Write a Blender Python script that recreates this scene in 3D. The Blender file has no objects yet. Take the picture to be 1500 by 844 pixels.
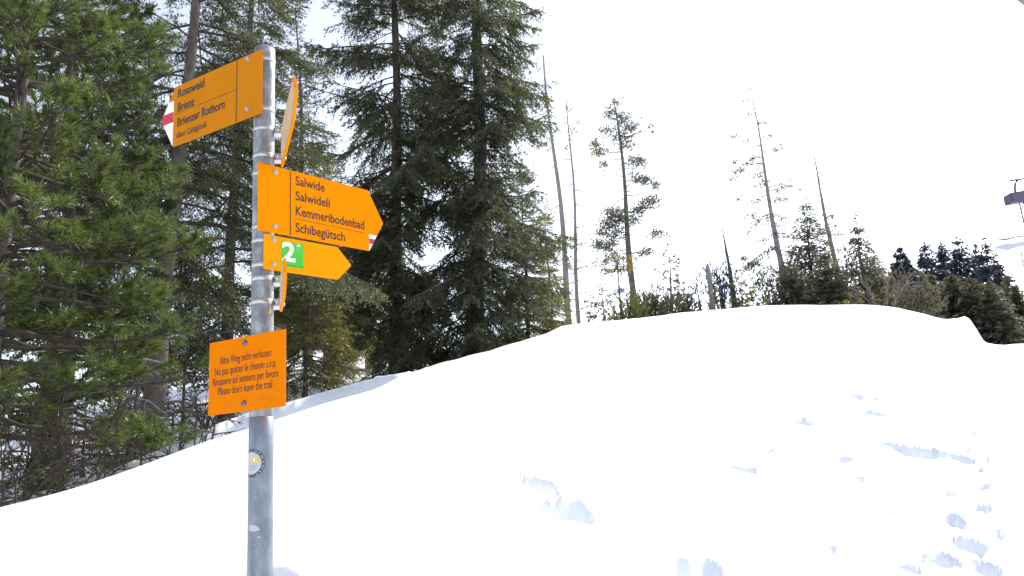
import bpy, bmesh, math
import numpy as np
from mathutils import Vector, Matrix

SC = bpy.context.scene
COL = SC.collection

# ------------------------------------------------------------------ camera
ZE = 1.5                                   # eye height above the datum
F_PX, PITCH, ROLL = 1093.9, 0.22454, -0.067463
fw = np.array([0, math.cos(PITCH), math.sin(PITCH)])
_up = np.array([0, -math.sin(PITCH), math.cos(PITCH)])
_rt = np.array([1.0, 0, 0])
rt = math.cos(ROLL) * _rt + math.sin(ROLL) * _up
up = -math.sin(ROLL) * _rt + math.cos(ROLL) * _up
cam = bpy.data.cameras.new("camera")
cam.lens = F_PX / 1500 * 36
cam.sensor_width = 36
cam.clip_start = 0.05
cam.clip_end = 6000
cam_o = bpy.data.objects.new("camera", cam)
COL.objects.link(cam_o)
cam_o.matrix_world = Matrix(((rt[0], up[0], -fw[0], 0), (rt[1], up[1], -fw[1], 0), (rt[2], up[2], -fw[2], ZE), (0, 0, 0, 1)))
SC.camera = cam_o

# ------------------------------------------------------------------ light
SUN_AZ, SUN_EL = 40.0, 40.0                # degrees right of the view, above the horizon
w = bpy.data.worlds.new("World")
SC.world = w
w.use_nodes = True
nt = w.node_tree
bg = nt.nodes["Background"]
sky = nt.nodes.new("ShaderNodeTexSky")
sky.sky_type = 'NISHITA'
sky.sun_disc = False
sky.sun_elevation = math.radians(SUN_EL)
sky.sun_rotation = math.radians(SUN_AZ)
sky.altitude = 1400
sky.dust_density = 2.5
hz = nt.nodes.new("ShaderNodeHueSaturation")          # thin high cloud veils the blue
hz.inputs["Saturation"].default_value = 0.5
nt.links.new(sky.outputs[0], hz.inputs["Color"])
nt.links.new(hz.outputs[0], bg.inputs[0])
bg.inputs[1].default_value = 0.15
sun = bpy.data.lights.new("sun", 'SUN')
sun.energy = 3.2
sun.angle = math.radians(0.5)
sun.color = (1.0, 0.95, 0.86)
sun_o = bpy.data.objects.new("sun", sun)
COL.objects.link(sun_o)
sd = Vector((math.sin(math.radians(SUN_AZ)) * math.cos(math.radians(SUN_EL)), math.cos(math.radians(SUN_AZ)) * math.cos(math.radians(SUN_EL)), math.sin(math.radians(SUN_EL))))
sun_o.rotation_euler = sd.to_track_quat('Z', 'Y').to_euler()
sun_o.location = sd * 60
SC.view_settings.view_transform = 'Standard'
SC.view_settings.look = 'None'
SC.view_settings.gamma = 1
SC.view_settings.exposure = 1.1
SC.cycles.max_bounces = 6
SC.cycles.diffuse_bounces = 3
SC.cycles.transmission_bounces = 3
SC.cycles.use_denoising = True


# ------------------------------------------------------------------ helpers
def ray(px, py):
    """direction from the eye through a pixel of the 1500x844 photograph, per metre of horizontal range"""
    v = fw + rt * ((px - 750) / F_PX) - up * ((py - 422) / F_PX)
    return v / math.hypot(v[0], v[1])


def azel(px, py):
    v = ray(px, py)
    return math.atan2(v[0], v[1]), math.atan(v[2])


def at(px, py, d):
    return ray(px, py) * d + np.array([0, 0, ZE])


def setp(o, label=None, cat=None, group=None, kind=None):
    if label: o['label'] = label
    if cat: o['category'] = cat
    if group: o['group'] = group
    if kind: o['kind'] = kind
    return o


def empty(name, loc, label, cat, group=None):
    o = bpy.data.objects.new(name, None)
    o.location = loc
    o.empty_display_size = 0.2
    COL.objects.link(o)
    return setp(o, label, cat, group)


def link(name, me, parent=None, loc=None):
    o = bpy.data.objects.new(name, me)
    COL.objects.link(o)
    if parent is not None: o.parent = parent
    if loc is not None: o.location = loc
    return o


def mesh_np(name, V, F, mat, tint=None, smooth=False):
    """V (n,3), F (m,3) or (m,4)"""
    me = bpy.data.meshes.new(name)
    V = np.asarray(V, np.float32); F = np.asarray(F, np.int32)
    k = F.shape[1]
    me.vertices.add(len(V)); me.vertices.foreach_set("co", V.ravel())
    me.loops.add(F.size); me.loops.foreach_set("vertex_index", F.ravel())
    me.polygons.add(len(F)); me.polygons.foreach_set("loop_start", np.arange(0, F.size, k, dtype=np.int32))
    me.polygons.foreach_set("loop_total", np.full(len(F), k, np.int32))
    if smooth: me.polygons.foreach_set("use_smooth", np.ones(len(F), bool))
    if tint is not None:
        a = me.attributes.new("tint", 'FLOAT', 'POINT'); a.data.foreach_set("value", np.asarray(tint, np.float32))
    me.update(calc_edges=True)
    if mat: me.materials.append(mat)
    return me


def bm_mesh(name, bm, mat, smooth=False):
    me = bpy.data.meshes.new(name)
    bmesh.ops.recalc_face_normals(bm, faces=bm.faces)
    bm.to_mesh(me); bm.free()
    if mat: me.materials.append(mat)
    if smooth:
        for p in me.polygons: p.use_smooth = True
    return me


def norm(a):
    return a / np.maximum(np.linalg.norm(a, axis=-1, keepdims=True), 1e-9)


# ------------------------------------------------------------------ materials
def new_mat(name):
    m = bpy.data.materials.new(name)
    m.use_nodes = True
    t = m.node_tree
    return m, t, t.nodes["Principled BSDF"]


def N(t, kind, **kw):
    n = t.nodes.new(kind)
    for k, v in kw.items(): setattr(n, k, v)
    return n


def ramp(t, stops):
    r = N(t, "ShaderNodeValToRGB")
    e = r.color_ramp.elements
    e[0].position, e[0].color = stops[0][0], (*stops[0][1], 1)
    e[1].position, e[1].color = stops[-1][0], (*stops[-1][1], 1)
    for p, c in stops[1:-1]:
        x = e.new(p); x.color = (*c, 1)
    return r


def noise_mat(name, stops, scale, rough=0.7, metal=0.0, bump=0.0, bscale=None, detail=6, stretch=(1, 1, 1), spec=0.5):
    m, t, b = new_mat(name)
    tc = N(t, "ShaderNodeTexCoord"); mp = N(t, "ShaderNodeMapping")
    mp.inputs["Scale"].default_value = stretch
    t.links.new(tc.outputs["Object"], mp.inputs[0])
    n = N(t, "ShaderNodeTexNoise"); n.inputs["Scale"].default_value = scale; n.inputs["Detail"].default_value = detail
    n.inputs["Roughness"].default_value = 0.6
    t.links.new(mp.outputs[0], n.inputs[0])
    r = ramp(t, stops); t.links.new(n.outputs[0], r.inputs[0]); t.links.new(r.outputs[0], b.inputs["Base Color"])
    b.inputs["Roughness"].default_value = rough; b.inputs["Metallic"].default_value = metal
    b.inputs["Specular IOR Level"].default_value = spec
    if bump:
        n2 = N(t, "ShaderNodeTexNoise"); n2.inputs["Scale"].default_value = bscale or scale * 3; n2.inputs["Detail"].default_value = 5
        t.links.new(mp.outputs[0], n2.inputs[0])
        bp = N(t, "ShaderNodeBump"); bp.inputs["Strength"].default_value = bump; bp.inputs["Distance"].default_value = 0.02
        t.links.new(n2.outputs[0], bp.inputs["Height"]); t.links.new(bp.outputs[0], b.inputs["Normal"])
    return m


def flat_mat(name, col, rough=0.5, metal=0.0, spec=0.5):
    return noise_mat(name, [(0.3, tuple(c * 0.9 for c in col)), (0.7, col)], 40, rough, metal, spec=spec)


def leaf_mat(name, dark, light, glow, tr=0.35):
    """needles: colour per twig, slightly translucent"""
    m, t, b = new_mat(name)
    t.nodes.remove(b)
    out = t.nodes["Material Output"]
    at_ = N(t, "ShaderNodeAttribute"); at_.attribute_name = "tint"
    r = ramp(t, [(0.0, dark), (1.0, light)]); t.links.new(at_.outputs["Fac"], r.inputs[0])
    r2 = ramp(t, [(0.0, tuple(g * 0.6 for g in glow)), (1.0, glow)]); t.links.new(at_.outputs["Fac"], r2.inputs[0])
    d = N(t, "ShaderNodeBsdfDiffuse"); t.links.new(r.outputs[0], d.inputs[0])
    tl = N(t, "ShaderNodeBsdfTranslucent"); t.links.new(r2.outputs[0], tl.inputs[0])
    gl = N(t, "ShaderNodeBsdfGlossy"); gl.inputs["Roughness"].default_value = 0.45; gl.inputs[0].default_value = (0.8, 0.85, 0.8, 1)
    mx = N(t, "ShaderNodeMixShader"); mx.inputs[0].default_value = tr
    t.links.new(d.outputs[0], mx.inputs[1]); t.links.new(tl.outputs[0], mx.inputs[2])
    m2 = N(t, "ShaderNodeMixShader"); m2.inputs[0].default_value = 0.05
    t.links.new(mx.outputs[0], m2.inputs[1]); t.links.new(gl.outputs[0], m2.inputs[2])
    t.links.new(m2.outputs[0], out.inputs[0])
    return m


M = {}
M['snow'] = noise_mat("snow", [(0.3, (0.80, 0.83, 0.88)), (0.7, (0.88, 0.89, 0.91))], 0.8, 0.6, bump=0.25, bscale=9, spec=0.3)
def sign_paint(name, c, rough):
    return noise_mat(name, [(0.28, tuple(v * .90 for v in c)), (0.5, c), (0.75, tuple(v * 1.05 for v in c))], 5, rough, bump=0.03, bscale=30, spec=.01)


M['orange'] = sign_paint("sign_orange", (0.76, 0.235, 0.0015), 0.45)
M['orange_shaded'] = sign_paint("shaded_sign_orange", (0.50, 0.175, 0.008), 0.5)  # sign orange darkened: shade on the left-pointing face put into its colour
M['orange_new'] = sign_paint("bright_sign_orange", (0.76, 0.295, 0.004), 0.45)
M['orange2'] = sign_paint("notice_orange", (0.73, 0.185, 0.0015), 0.5)
M['print'] = flat_mat("black_print", (0.018, 0.013, 0.012), 0.5)
M['brownprint'] = flat_mat("dark_brown_print", (0.05, 0.013, 0.008), 0.55)
M['scratch'] = flat_mat("scratches", (0.42, 0.14, 0.01), 0.7)
M['white'] = flat_mat("white_paint", (0.80, 0.79, 0.77), 0.45)
M['red'] = flat_mat("red_paint", (0.50, 0.018, 0.035), 0.45)
M['green'] = flat_mat("sticker_green", (0.085, 0.50, 0.05), 0.45, spec=.1)
M['greenink'] = flat_mat("sticker_ink", (0.02, 0.16, 0.02), 0.5)
M['pink'] = flat_mat("sticker_pink", (0.75, 0.52, 0.46), 0.5)
M['navy'] = flat_mat("sticker_navy", (0.075, 0.08, 0.12), 0.5)
M['stick'] = flat_mat("sticker_white", (0.46, 0.48, 0.49), 0.5)
M['yellow'] = flat_mat("sticker_yellow", (0.72, 0.46, 0.05), 0.4)
M['zinc'] = noise_mat("galvanised_steel", [(0.34, (0.135, 0.165, 0.205)), (0.5, (0.175, 0.205, 0.245)), (0.66, (0.24, 0.27, 0.31))], 34, 0.42, metal=0.5, bump=0.08, bscale=90, stretch=(1, 1, 0.45), detail=9)
M['zinc2'] = noise_mat("weathered_zinc", [(0.34, (0.13, 0.14, 0.145)), (0.5, (0.21, 0.225, 0.235)), (0.66, (0.36, 0.37, 0.375))], 34, 0.5, metal=0.4, bump=0.08, bscale=90, stretch=(1, 1, 0.5), detail=9)
M['steel'] = noise_mat("stainless_band", [(0.3, (0.36, 0.35, 0.34)), (0.7, (0.56, 0.55, 0.53))], 30, 0.32, metal=0.9)
M['bolt'] = noise_mat("bolt_steel", [(0.3, (0.36, 0.35, 0.33)), (0.7, (0.52, 0.50, 0.47))], 60, 0.4, metal=0.6)
M['darkbolt'] = noise_mat("dark_bolt", [(0.3, (0.10, 0.09, 0.09)), (0.7, (0.25, 0.23, 0.22))], 80, 0.35, metal=0.8)
M['alu'] = noise_mat("bare_aluminium", [(0.3, (0.50, 0.33, 0.17)), (0.7, (0.66, 0.50, 0.33))], 9, 0.45, metal=0.2)
M['bark'] = noise_mat("spruce_bark", [(0.25, (0.045, 0.036, 0.032)), (0.55, (0.10, 0.082, 0.075)), (0.8, (0.19, 0.165, 0.15))], 9, 0.95, bump=0.9, bscale=22, stretch=(1, 1, 0.35), spec=0.1)
M['barkpale'] = noise_mat("pale_bark", [(0.25, (0.075, 0.06, 0.052)), (0.55, (0.15, 0.125, 0.11)), (0.8, (0.26, 0.23, 0.20))], 9, 0.95, bump=0.9, bscale=22, stretch=(1, 1, 0.35), spec=0.1)
M['dead'] = noise_mat("dead_wood", [(0.25, (0.15, 0.135, 0.135)), (0.6, (0.26, 0.24, 0.24)), (0.85, (0.36, 0.34, 0.33))], 7, 0.95, bump=0.5, stretch=(1, 1, 0.3), spec=0.1)
M['twig'] = noise_mat("twig_wood", [(0.3, (0.055, 0.042, 0.034)), (0.7, (0.12, 0.098, 0.082))], 12, 0.95, spec=0.1)
M['pinetwig'] = noise_mat("pine_twig_wood", [(0.3, (0.035, 0.028, 0.023)), (0.7, (0.085, 0.068, 0.056))], 12, 0.95, spec=0.1)
M['twigpale'] = noise_mat("pale_twig_wood", [(0.3, (0.14, 0.115, 0.10)), (0.7, (0.28, 0.24, 0.21))], 12, 0.95, spec=0.1)
M['pine'] = leaf_mat("pine_needles", (0.014, 0.028, 0.010), (0.100, 0.140, 0.032), (0.20, 0.25, 0.035), 0.34)
M['spruce'] = leaf_mat("spruce_needles", (0.034, 0.042, 0.026), (0.100, 0.112, 0.056), (0.19, 0.20, 0.08), 0.38)
M['sprucel'] = leaf_mat("light_spruce_needles", (0.034, 0.046, 0.017), (0.10, 0.115, 0.034), (0.21, 0.21, 0.045), 0.38)
M['young'] = leaf_mat("young_spruce_needles", (0.045, 0.055, 0.014), (0.13, 0.13, 0.03), (0.30, 0.27, 0.05), 0.4)
M['lichen'] = leaf_mat("lichen_yellow_twigs", (0.10, 0.085, 0.03), (0.24, 0.19, 0.05), (0.36, 0.26, 0.06), 0.4)
M['greyneedle'] = leaf_mat("grey_green_needles", (0.065, 0.066, 0.050), (0.135, 0.13, 0.09), (0.24, 0.22, 0.12), 0.42)  # lightened: veiling glare of the bright sky put into the needle colour
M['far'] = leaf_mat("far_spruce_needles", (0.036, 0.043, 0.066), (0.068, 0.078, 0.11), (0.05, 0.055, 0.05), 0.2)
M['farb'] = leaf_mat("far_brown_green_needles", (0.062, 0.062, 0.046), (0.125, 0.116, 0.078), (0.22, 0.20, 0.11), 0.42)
M['hang'] = leaf_mat("dry_hanging_twigs", (0.06, 0.052, 0.045), (0.16, 0.145, 0.125), (0.12, 0.11, 0.09), 0.2)
M['mauve'] = flat_mat("dark_lift_paint", (0.09, 0.075, 0.11), 0.6)
M['greymetal'] = flat_mat("grey_lift_metal", (0.26, 0.22, 0.24), 0.6, metal=0.2)
M['rock'] = flat_mat("rock", (0.22, 0.21, 0.24), 0.95)


# ------------------------------------------------------------------ snow ground (one sheet, its ridge, dip, bank, prints)
def hermite(xk, yk, x):
    xk = np.asarray(xk, float); yk = np.asarray(yk, float)
    d = np.diff(yk) / np.diff(xk)
    m = np.zeros_like(yk); m[0], m[-1] = d[0], d[-1]
    for i in range(1, len(yk) - 1):
        m[i] = 0 if d[i - 1] * d[i] <= 0 else 2 * d[i - 1] * d[i] / (d[i - 1] + d[i])
    x = np.clip(x, xk[0], xk[-1])
    i = np.clip(np.searchsorted(xk, x) - 1, 0, len(xk) - 2)
    h = xk[i + 1] - xk[i]; t = (x - xk[i]) / h
    return ((1 + 2 * t) * (1 - t) ** 2 * yk[i] + t * (1 - t) ** 2 * h * m[i] + t * t * (3 - 2 * t) * yk[i + 1] + t * t * (t - 1) * h * m[i + 1])


CREST = [(-500, 880, 4.0), (-200, 797, 4.2), (0, 746, 4.5), (100, 720, 4.8), (200, 688, 5.0), (300, 651, 5.2), (400, 617, 5.6), (450, 601, 6.0), (500, 586, 6.6),
         (550, 569, 7.4), (585, 552.5, 8.3), (600, 546, 8.6), (620, 539.5, 9.2), (660, 528.5, 10.5), (700, 519, 12), (760, 500, 14.5), (800, 488, 16), (830, 476.5, 17.5), (900, 470, 19), (1030, 455, 21),
         (1150, 449, 22), (1250, 447, 22.5), (1300, 450, 22.5), (1350, 458, 22), (1385, 466, 21.5), (1414, 465.5, 21), (1424, 474, 21), (1432, 488, 21), (1440, 501, 21), (1447, 506, 24),
         (1500, 505, 30), (1700, 500, 30), (2100, 520, 30)]
_c = np.array([[*azel(x, y), d] for x, y, d in CREST])
BANK = np.array([azel(x, y) for x, y in [(-500, 860), (0, 735), (150, 690), (250, 650), (330, 617), (417, 589), (470, 575), (524, 560), (569, 549), (610, 540), (660, 527), (760, 498), (900, 470)]])


def terrain(az, d):
    """height above the datum at azimuth az (rad, right of the view) and horizontal range d"""
    az = np.asarray(az, float); d = np.asarray(d, float)
    a = np.clip(az, _c[0, 0], _c[-1, 0])
    elc = hermite(_c[:, 0], _c[:, 1], a); dc = hermite(_c[:, 0], _c[:, 2], a)
    deg = np.degrees(a)
    dn = np.interp(deg, [-34, -19, 0, 30], [2.1, 2.12, 2.6, 3.6])
    zn = np.interp(deg, [-34, -19, 0, 15, 30], [-0.30, -0.243, -0.39, -0.50, -0.60])
    zc = dc * np.tan(elc)
    # near: from the lower spot where the photographer stands up to the bank
    t0 = np.clip(d / dn, 0, 1)
    z_in = -1.25 + (zn + 1.25) * (t0 * t0 * (3 - 2 * t0) * 0.55 + 0.45 * t0)
    # slope up to the ridge line
    L = dc - dn; t = np.clip((d - dn) / L, 0, 1)
    m1 = np.tan(elc) * 0.98; m0 = 1.35 * (zc - zn) / L - 0.2 * m1
    z_mid = (1 + 2 * t) * (1 - t) ** 2 * zn + t * (1 - t) ** 2 * L * m0 + t * t * (3 - 2 * t) * zc + t * t * (t - 1) * L * m1
    # behind the ridge, right and middle
    r = d / dc
    drop = np.interp(r, [1, 1.06, 1.2, 1.5, 2.0, 3.0, 6, 100], np.radians([0, 0.10, 0.55, 1.1, 1.25, 1.5, 2.0, 3.0]))
    z_r = d * np.tan(elc - drop)
    fd_ = lambda q: np.clip((-7.0 - q) / 2.0, 0, 1)
    # behind the ridge, left: dip, steep little bank in its own shade, rising forest floor
    elb = hermite(BANK[:, 0], BANK[:, 1], np.clip(a, BANK[0, 0], BANK[-1, 0]))
    elb = np.minimum(elb, elc + np.radians(np.interp(deg, [-34, -12, -8, -5, 0], [5, 5, .02, -.12, -.4])))
    db = np.maximum(9.0, dc * 1.05 + .3) + .10 * np.sin(a * 21 + 1) + .04 * np.sin(a * 67)
    zb = db * np.tan(elb) + (.016 * np.sin(a * 37 + 2) + .010 * np.sin(a * 93)) * fd_(deg)
    fd = np.clip((-7.0 - deg) / 2.0, 0, 1)
    x1 = dc; x3 = db - 0.13; x4 = db; x2 = dc + (x3 - dc) * 0.6
    u = np.clip((d - x1) / (x2 - x1), 0, 1); sm = u * u * (3 - 2 * u)
    dip = 0.05 + 0.30 * fd
    dip = dip + np.maximum(0, x3 * np.tan(elc) - dip - (zb - 0.36 * fd))
    z_l = d * np.tan(elc) - sm * dip
    z3 = x3 * np.tan(elc) - dip
    u = np.clip((d - x3) / (x4 - x3), 0, 1); z_l = np.where(d > x3, z3 + (zb - z3) * u ** 0.8, z_l)
    elf = np.radians(np.interp(deg, [-34, -20, -14, -8, -4], [6.0, 7.4, 7.7, 8.8, 8.6]))
    dq0 = np.interp(deg, [-15, -11], [10, 21]); dq1 = np.interp(deg, [-15, -11], [26, 45])
    q = np.clip((d - dq0) / (dq1 - dq0), 0, 1); q = q * q * (3 - 2 * q)
    sag = -0.35 * np.sin(np.pi * np.clip((d - x4) / 12, 0, 1))
    elx = elb + (np.maximum(elf, elb) - elb) * q + np.radians(np.interp(d, [26, 60, 200, 2000], [0, 0.5, 1.2, 1.0]))
    z_l = np.where(d > x4, d * np.tan(elx) + sag, z_l)
    wl = np.clip((deg + 7.0) / 4.0, 0, 1); wl = wl * wl * (3 - 2 * wl)
    z_o = z_l * (1 - wl) + z_r * wl
    z = np.where(d < dn, z_in, np.where(d < dc, z_mid, z_o))
    X = d * np.sin(az); Y = d * np.cos(az)
    amp = np.clip(d / 60, 0, 1) * 0.06 + 0.006
    z = z + amp * (np.sin(X * 0.9 + 1.3) * np.cos(Y * 0.7 - .4) + 0.6 * np.sin(X * 2.1 - Y * 1.3) + 0.4 * np.sin(X * 3.7 + Y * 2.9 + 2))
    # behind the photographer the slope runs out gently
    back = np.clip((np.abs(np.degrees(az)) - 60) / 60, 0, 1)
    z = z * (1 - back) + (-1.25 - 0.02 * d) * back
    return z + ZE


def ground_xy(x, y):
    return float(terrain(np.array([math.atan2(x, y)]), np.array([math.hypot(x, y)]))[0])


def hit(px, py):
    """where the line of sight through a photo pixel meets the snow"""
    v = ray(px, py); ds = np.linspace(1.2, 60, 6000)
    a = math.atan2(v[0], v[1])
    z = terrain(np.full(ds.shape, a), ds)
    k = np.argmax(ZE + v[2] * ds <= z)
    return v[0] * ds[k], v[1] * ds[k]


rs = np.random.default_rng(5)
PRINTS = []        # x, y, long radius, short radius, heading, depth


def pr(px, py, a, b, head, depth, sc=1.0, dk=1.0):
    x, y = hit(px, py); PRINTS.append((x, y, a * sc, b * sc, math.radians(head), depth * dk * .8))


# two deep boot holes in the middle, one below, then the trodden trail on the right
pr(790, 712, .17, .06, -25, .12); pr(815, 748, .16, .12, 80, .17); pr(776, 742, .05, .04, 0, .05); pr(775, 757, .07, .04, 60, .04)
pr(1008, 836, .13, .09, 60, .10); pr(980, 841, .07, .05, 10, .06); pr(1035, 826, .06, .05, 30, .06)
for px, py, a, b, h, dp in [(1215, 803, .11, .06, 40, .11), (1276, 814, .05, .05, 0, .06), (1147, 741, .12, .06, 80, .09), (1176, 764, .11, .06, 30, .07), (1066, 713, .12, .055, 80, .07),
                            (1086, 686, .15, .05, 110, .08), (1126, 660, .07, .05, 20, .06), (1165, 618, .19, .08, 90, .08), (1210, 636, .17, .08, 80, .05), (1247, 579, .20, .09, 70, .10),
                            (1279, 584, .16, .07, 90, .08), (1303, 576, .10, .07, 40, .08), (1276, 605, .22, .10, 90, .10), (1290, 548, .14, .06, 90, .06), (1195, 521, .16, .06, 90, .05), (1040, 576, .18, .06, 90, .05),
                            (1015, 626, .15, .06, 90, .05), (1235, 672, .10, .07, 30, .07), (1257, 700, .19, .09, 25, .11), (1305, 708, .15, .10, 50, .08), (1120, 764, .05, .04, 0, .04),
                            (1320, 655, .26, .07, 130, .07), (1340, 665, .16, .07, 130, .08), (1355, 662, .08, .06, 20, .09), (1370, 666, .09, .05, 10, .09), (1384, 668, .07, .06, 10, .08),
                            (1300, 630, .12, .06, 100, .06), (1418, 676, .16, .07, 140, .10), (1427, 697, .07, .05, 30, .06), (1387, 694, .08, .06, 20, .07), (1392, 722, .14, .10, 10, .10), (1440, 712, .15, .07, 15, .08),
                            (1425, 635, .09, .05, 110, .09), (1418, 622, .06, .04, 30, .06), (1403, 600, .07, .04, 120, .06), (1398, 563, .08, .04, 100, .05), (1382, 642, .05, .04, 0, .05), (1405, 643, .05, .04, 0, .05),
                            (1440, 745, .15, .09, 0, .12), (1400, 765, .16, .10, 10, .13), (1420, 800, .18, .12, 0, .15), (1460, 780, .14, .09, 20, .10), (1380, 820, .15, .1, 30, .12), (1445, 835, .17, .1, 0, .13),
                            (1395, 540, .09, .05, 60, .05), (1375, 585, .10, .05, 60, .04), (1350, 600, .11, .05, 70, .04), (1415, 660, .06, .04, 0, .07), (1440, 670, .06, .05, 0, .06), (1322, 560, .08, .05, 80, .05), (1445, 600, .08, .04, 30, .05)]:
    pr(px, py, a, b, h, dp, .85 if py < 690 else .52, 1.35 if py < 690 else .6)
for _ in range(80):
    px = 1385 + rs.normal() * 60; py = 560 + rs.random() * 280
    px += (py - 700) * 0.10
    pr(min(px, 1490), py, .05 + .05 * rs.random(), .035 + .03 * rs.random(), rs.random() * 180, .035 + .035 * rs.random(), .62, 1)

POLE_XY = (-0.687, 2.0)
azs = np.radians(np.concatenate([np.arange(-180, -50, 4.0), np.arange(-50, -40, 0.6), np.arange(-40, 40.01, 0.25), np.arange(40.5, 50, 0.6), np.arange(52, 180, 4.0)]))
ds = np.concatenate([[0.0], np.linspace(0.25, 1.7, 10), np.exp(np.arange(math.log(1.75), math.log(7.5), 0.0085)), np.exp(np.arange(math.log(7.5), math.log(11.5), 0.006)), np.exp(np.arange(math.log(11.5), math.log(13), 0.014)), np.exp(np.arange(math.log(13), math.log(40), 0.022)), np.exp(np.arange(math.log(40), math.log(2600), 0.05))])
na, nd = len(azs), len(ds)
A2, D2 = np.meshgrid(azs, ds, indexing='ij')
Z2 = terrain(A2, D2)
X2 = D2 * np.sin(A2); Y2 = D2 * np.cos(A2)
for (x, y, a, b, h, dp) in PRINTS:
    R = max(a, b) * 2.2
    msk = (np.abs(X2 - x) < R) & (np.abs(Y2 - y) < R)
    dx = X2[msk] - x; dy = Y2[msk] - y
    u = (dx * math.sin(h) + dy * math.cos(h)) / a; v = (dx * math.cos(h) - dy * math.sin(h)) / b
    wob = 0.10 * np.sin(3 * np.arctan2(v, u) + x * 7) + 0.10 * np.sin(7 * np.arctan2(v, u) + y * 9)
    rr = np.sqrt(u * u + v * v) * (1 + wob)
    f = -1.15 * dp * np.clip(1 - (rr / 1.15) ** 2, 0, 1) ** 1.6 + dp * 0.15 * np.exp(-((rr - 1.25) / 0.22) ** 2) * (0.6 + 0.4 * np.sin(5 * np.arctan2(v, u) + x))
    Z2[msk] += f
# melt hollow round the pole
rp = np.hypot(X2 - POLE_XY[0], Y2 - POLE_XY[1])
Z2 -= 0.11 * np.exp(-((rp / 0.085) ** 4)) - 0.012 * np.exp(-((rp - .12) / .03) ** 2)
# torn edge of the cut bank on the right
edge = np.exp(-((np.degrees(A2) - 31.9) / 0.8) ** 2) * (np.abs(D2 - 21) < 3)
Z2 += edge * 0.10 * np.sin(D2 * 9 + np.degrees(A2) * 5)
V = np.stack([X2, Y2, Z2], -1).reshape(-1, 3)
ii, jj = np.meshgrid(np.arange(na), np.arange(nd - 1), indexing='ij')
i2 = (ii + 1) % na
Fq = np.stack([ii * nd + jj, ii * nd + jj + 1, i2 * nd + jj + 1, i2 * nd + jj], -1).reshape(-1, 4)
ground = link("snow_ground", mesh_np("snow_ground", V, Fq, M['snow'], smooth=True))
setp(ground, "white trodden snow slope rising to a smooth ridge", None, None, 'structure')


# ------------------------------------------------------------------ tree kit
class Geo:
    def __init__(s): s.V = []; s.F = []; s.T = []; s.n = 0

    def add(s, V, F, tint=None):
        V = V.reshape(-1, 3)
        s.V.append(V); s.F.append(F + s.n); s.n += len(V)
        s.T.append(np.zeros(len(V)) if tint is None else tint)

    def mesh(s, name, mat, smooth=False, tint=False):
        return mesh_np(name, np.concatenate(s.V), np.concatenate(s.F), mat, np.concatenate(s.T) if tint else None, smooth)


def tubes(P, R, k=5):
    """P (B,n,3) centre lines, R (B,n) radii"""
    B, n, _ = P.shape
    T = norm(np.gradient(P, axis=1))
    ref = np.where(np.abs(T[..., 2:3]) > 0.8, np.array([1.0, 0, 0]), np.array([0, 0, 1.0]))
    U = norm(np.cross(T, ref)); W = np.cross(T, U)
    a = np.arange(k) * 2 * math.pi / k
    V = P[:, :, None] + R[:, :, None, None] * (U[:, :, None] * np.cos(a)[:, None] + W[:, :, None] * np.sin(a)[:, None])
    b, i, j = np.meshgrid(np.arange(B), np.arange(n - 1), np.arange(k), indexing='ij')
    j2 = (j + 1) % k
    q = lambda ii, jj: (b * n + ii) * k + jj
    F = np.stack([q(i, j), q(i, j2), q(i + 1, j2), q(i + 1, j)], -1).reshape(-1, 4)
    return V.reshape(-1, 3), F


def needles(g, rng, S, D, L, sag, per_m, nl, nw, spread, tint, lo=0.0, along=0.0):
    """needle triangles along twigs: start S, direction D, length L"""
    cnt = np.maximum(1, (L * per_m + rng.random(len(L))).astype(int))
    idx = np.repeat(np.arange(len(L)), cnt)
    m = len(idx)
    if m == 0: return
    u = lo + (1.02 - lo) * rng.random(m)
    d = D[idx]
    p = S[idx] + d * (L[idx] * u)[:, None]; p[:, 2] -= sag * L[idx] * u * u
    rad = norm(np.cross(d, rng.normal(size=(m, 3))))
    sp = spread * (0.6 + 0.8 * rng.random(m))
    nd_ = norm(d * np.cos(sp)[:, None] + rad * np.sin(sp)[:, None])
    side = norm(np.cross(nd_, rng.normal(size=(m, 3))))
    if along: side = norm(d * along + side * (1 - along))      # clusters of needles seen as one serration of the twig
    ln = (nl * (0.7 + 0.6 * rng.random(m)))[:, None]; ww = nw * 0.5
    V = np.stack([p - side * ww, p + side * ww, p + nd_ * ln], 1)
    t = np.clip(tint[idx] + 0.12 * rng.normal(size=m), 0, 1)
    g.add(V, np.arange(m * 3).reshape(-1, 3), np.repeat(t, 3))


def trunk_mesh(rng, name, base, top, r0, mat, k=10, n=14, flare=1.5, tip=0.12, wob=0.014, broken=False):
    """in local space: base (0,0,0) to top vector"""
    s = np.linspace(0, 1, n)
    H = np.linalg.norm(top)
    P = s[:, None] * top[None]
    P[:, 0] += wob * H * np.sin(s * 5 + rng.random() * 6) * s * (1 - s) * 3; P[:, 1] += wob * H * np.sin(s * 4 + rng.random() * 6) * s * (1 - s) * 3
    R = r0 * ((1 - s) * (1 - tip) + tip) * (1 + (flare - 1) * np.exp(-s * H / 0.35))
    P[0, 2] -= 0.5
    V, F = tubes(P[None], R[None], k)
    V = V + rng.normal(size=V.shape) * r0 * 0.045
    me = mesh_np(name, V, F, mat, smooth=True)
    if broken: pass
    f = lambda h: np.stack([np.interp(h, P[:, 2], P[:, i]) for i in range(3)], -1)
    rad = lambda h: np.interp(h, P[:, 2], R)
    return me, f, rad


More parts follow.
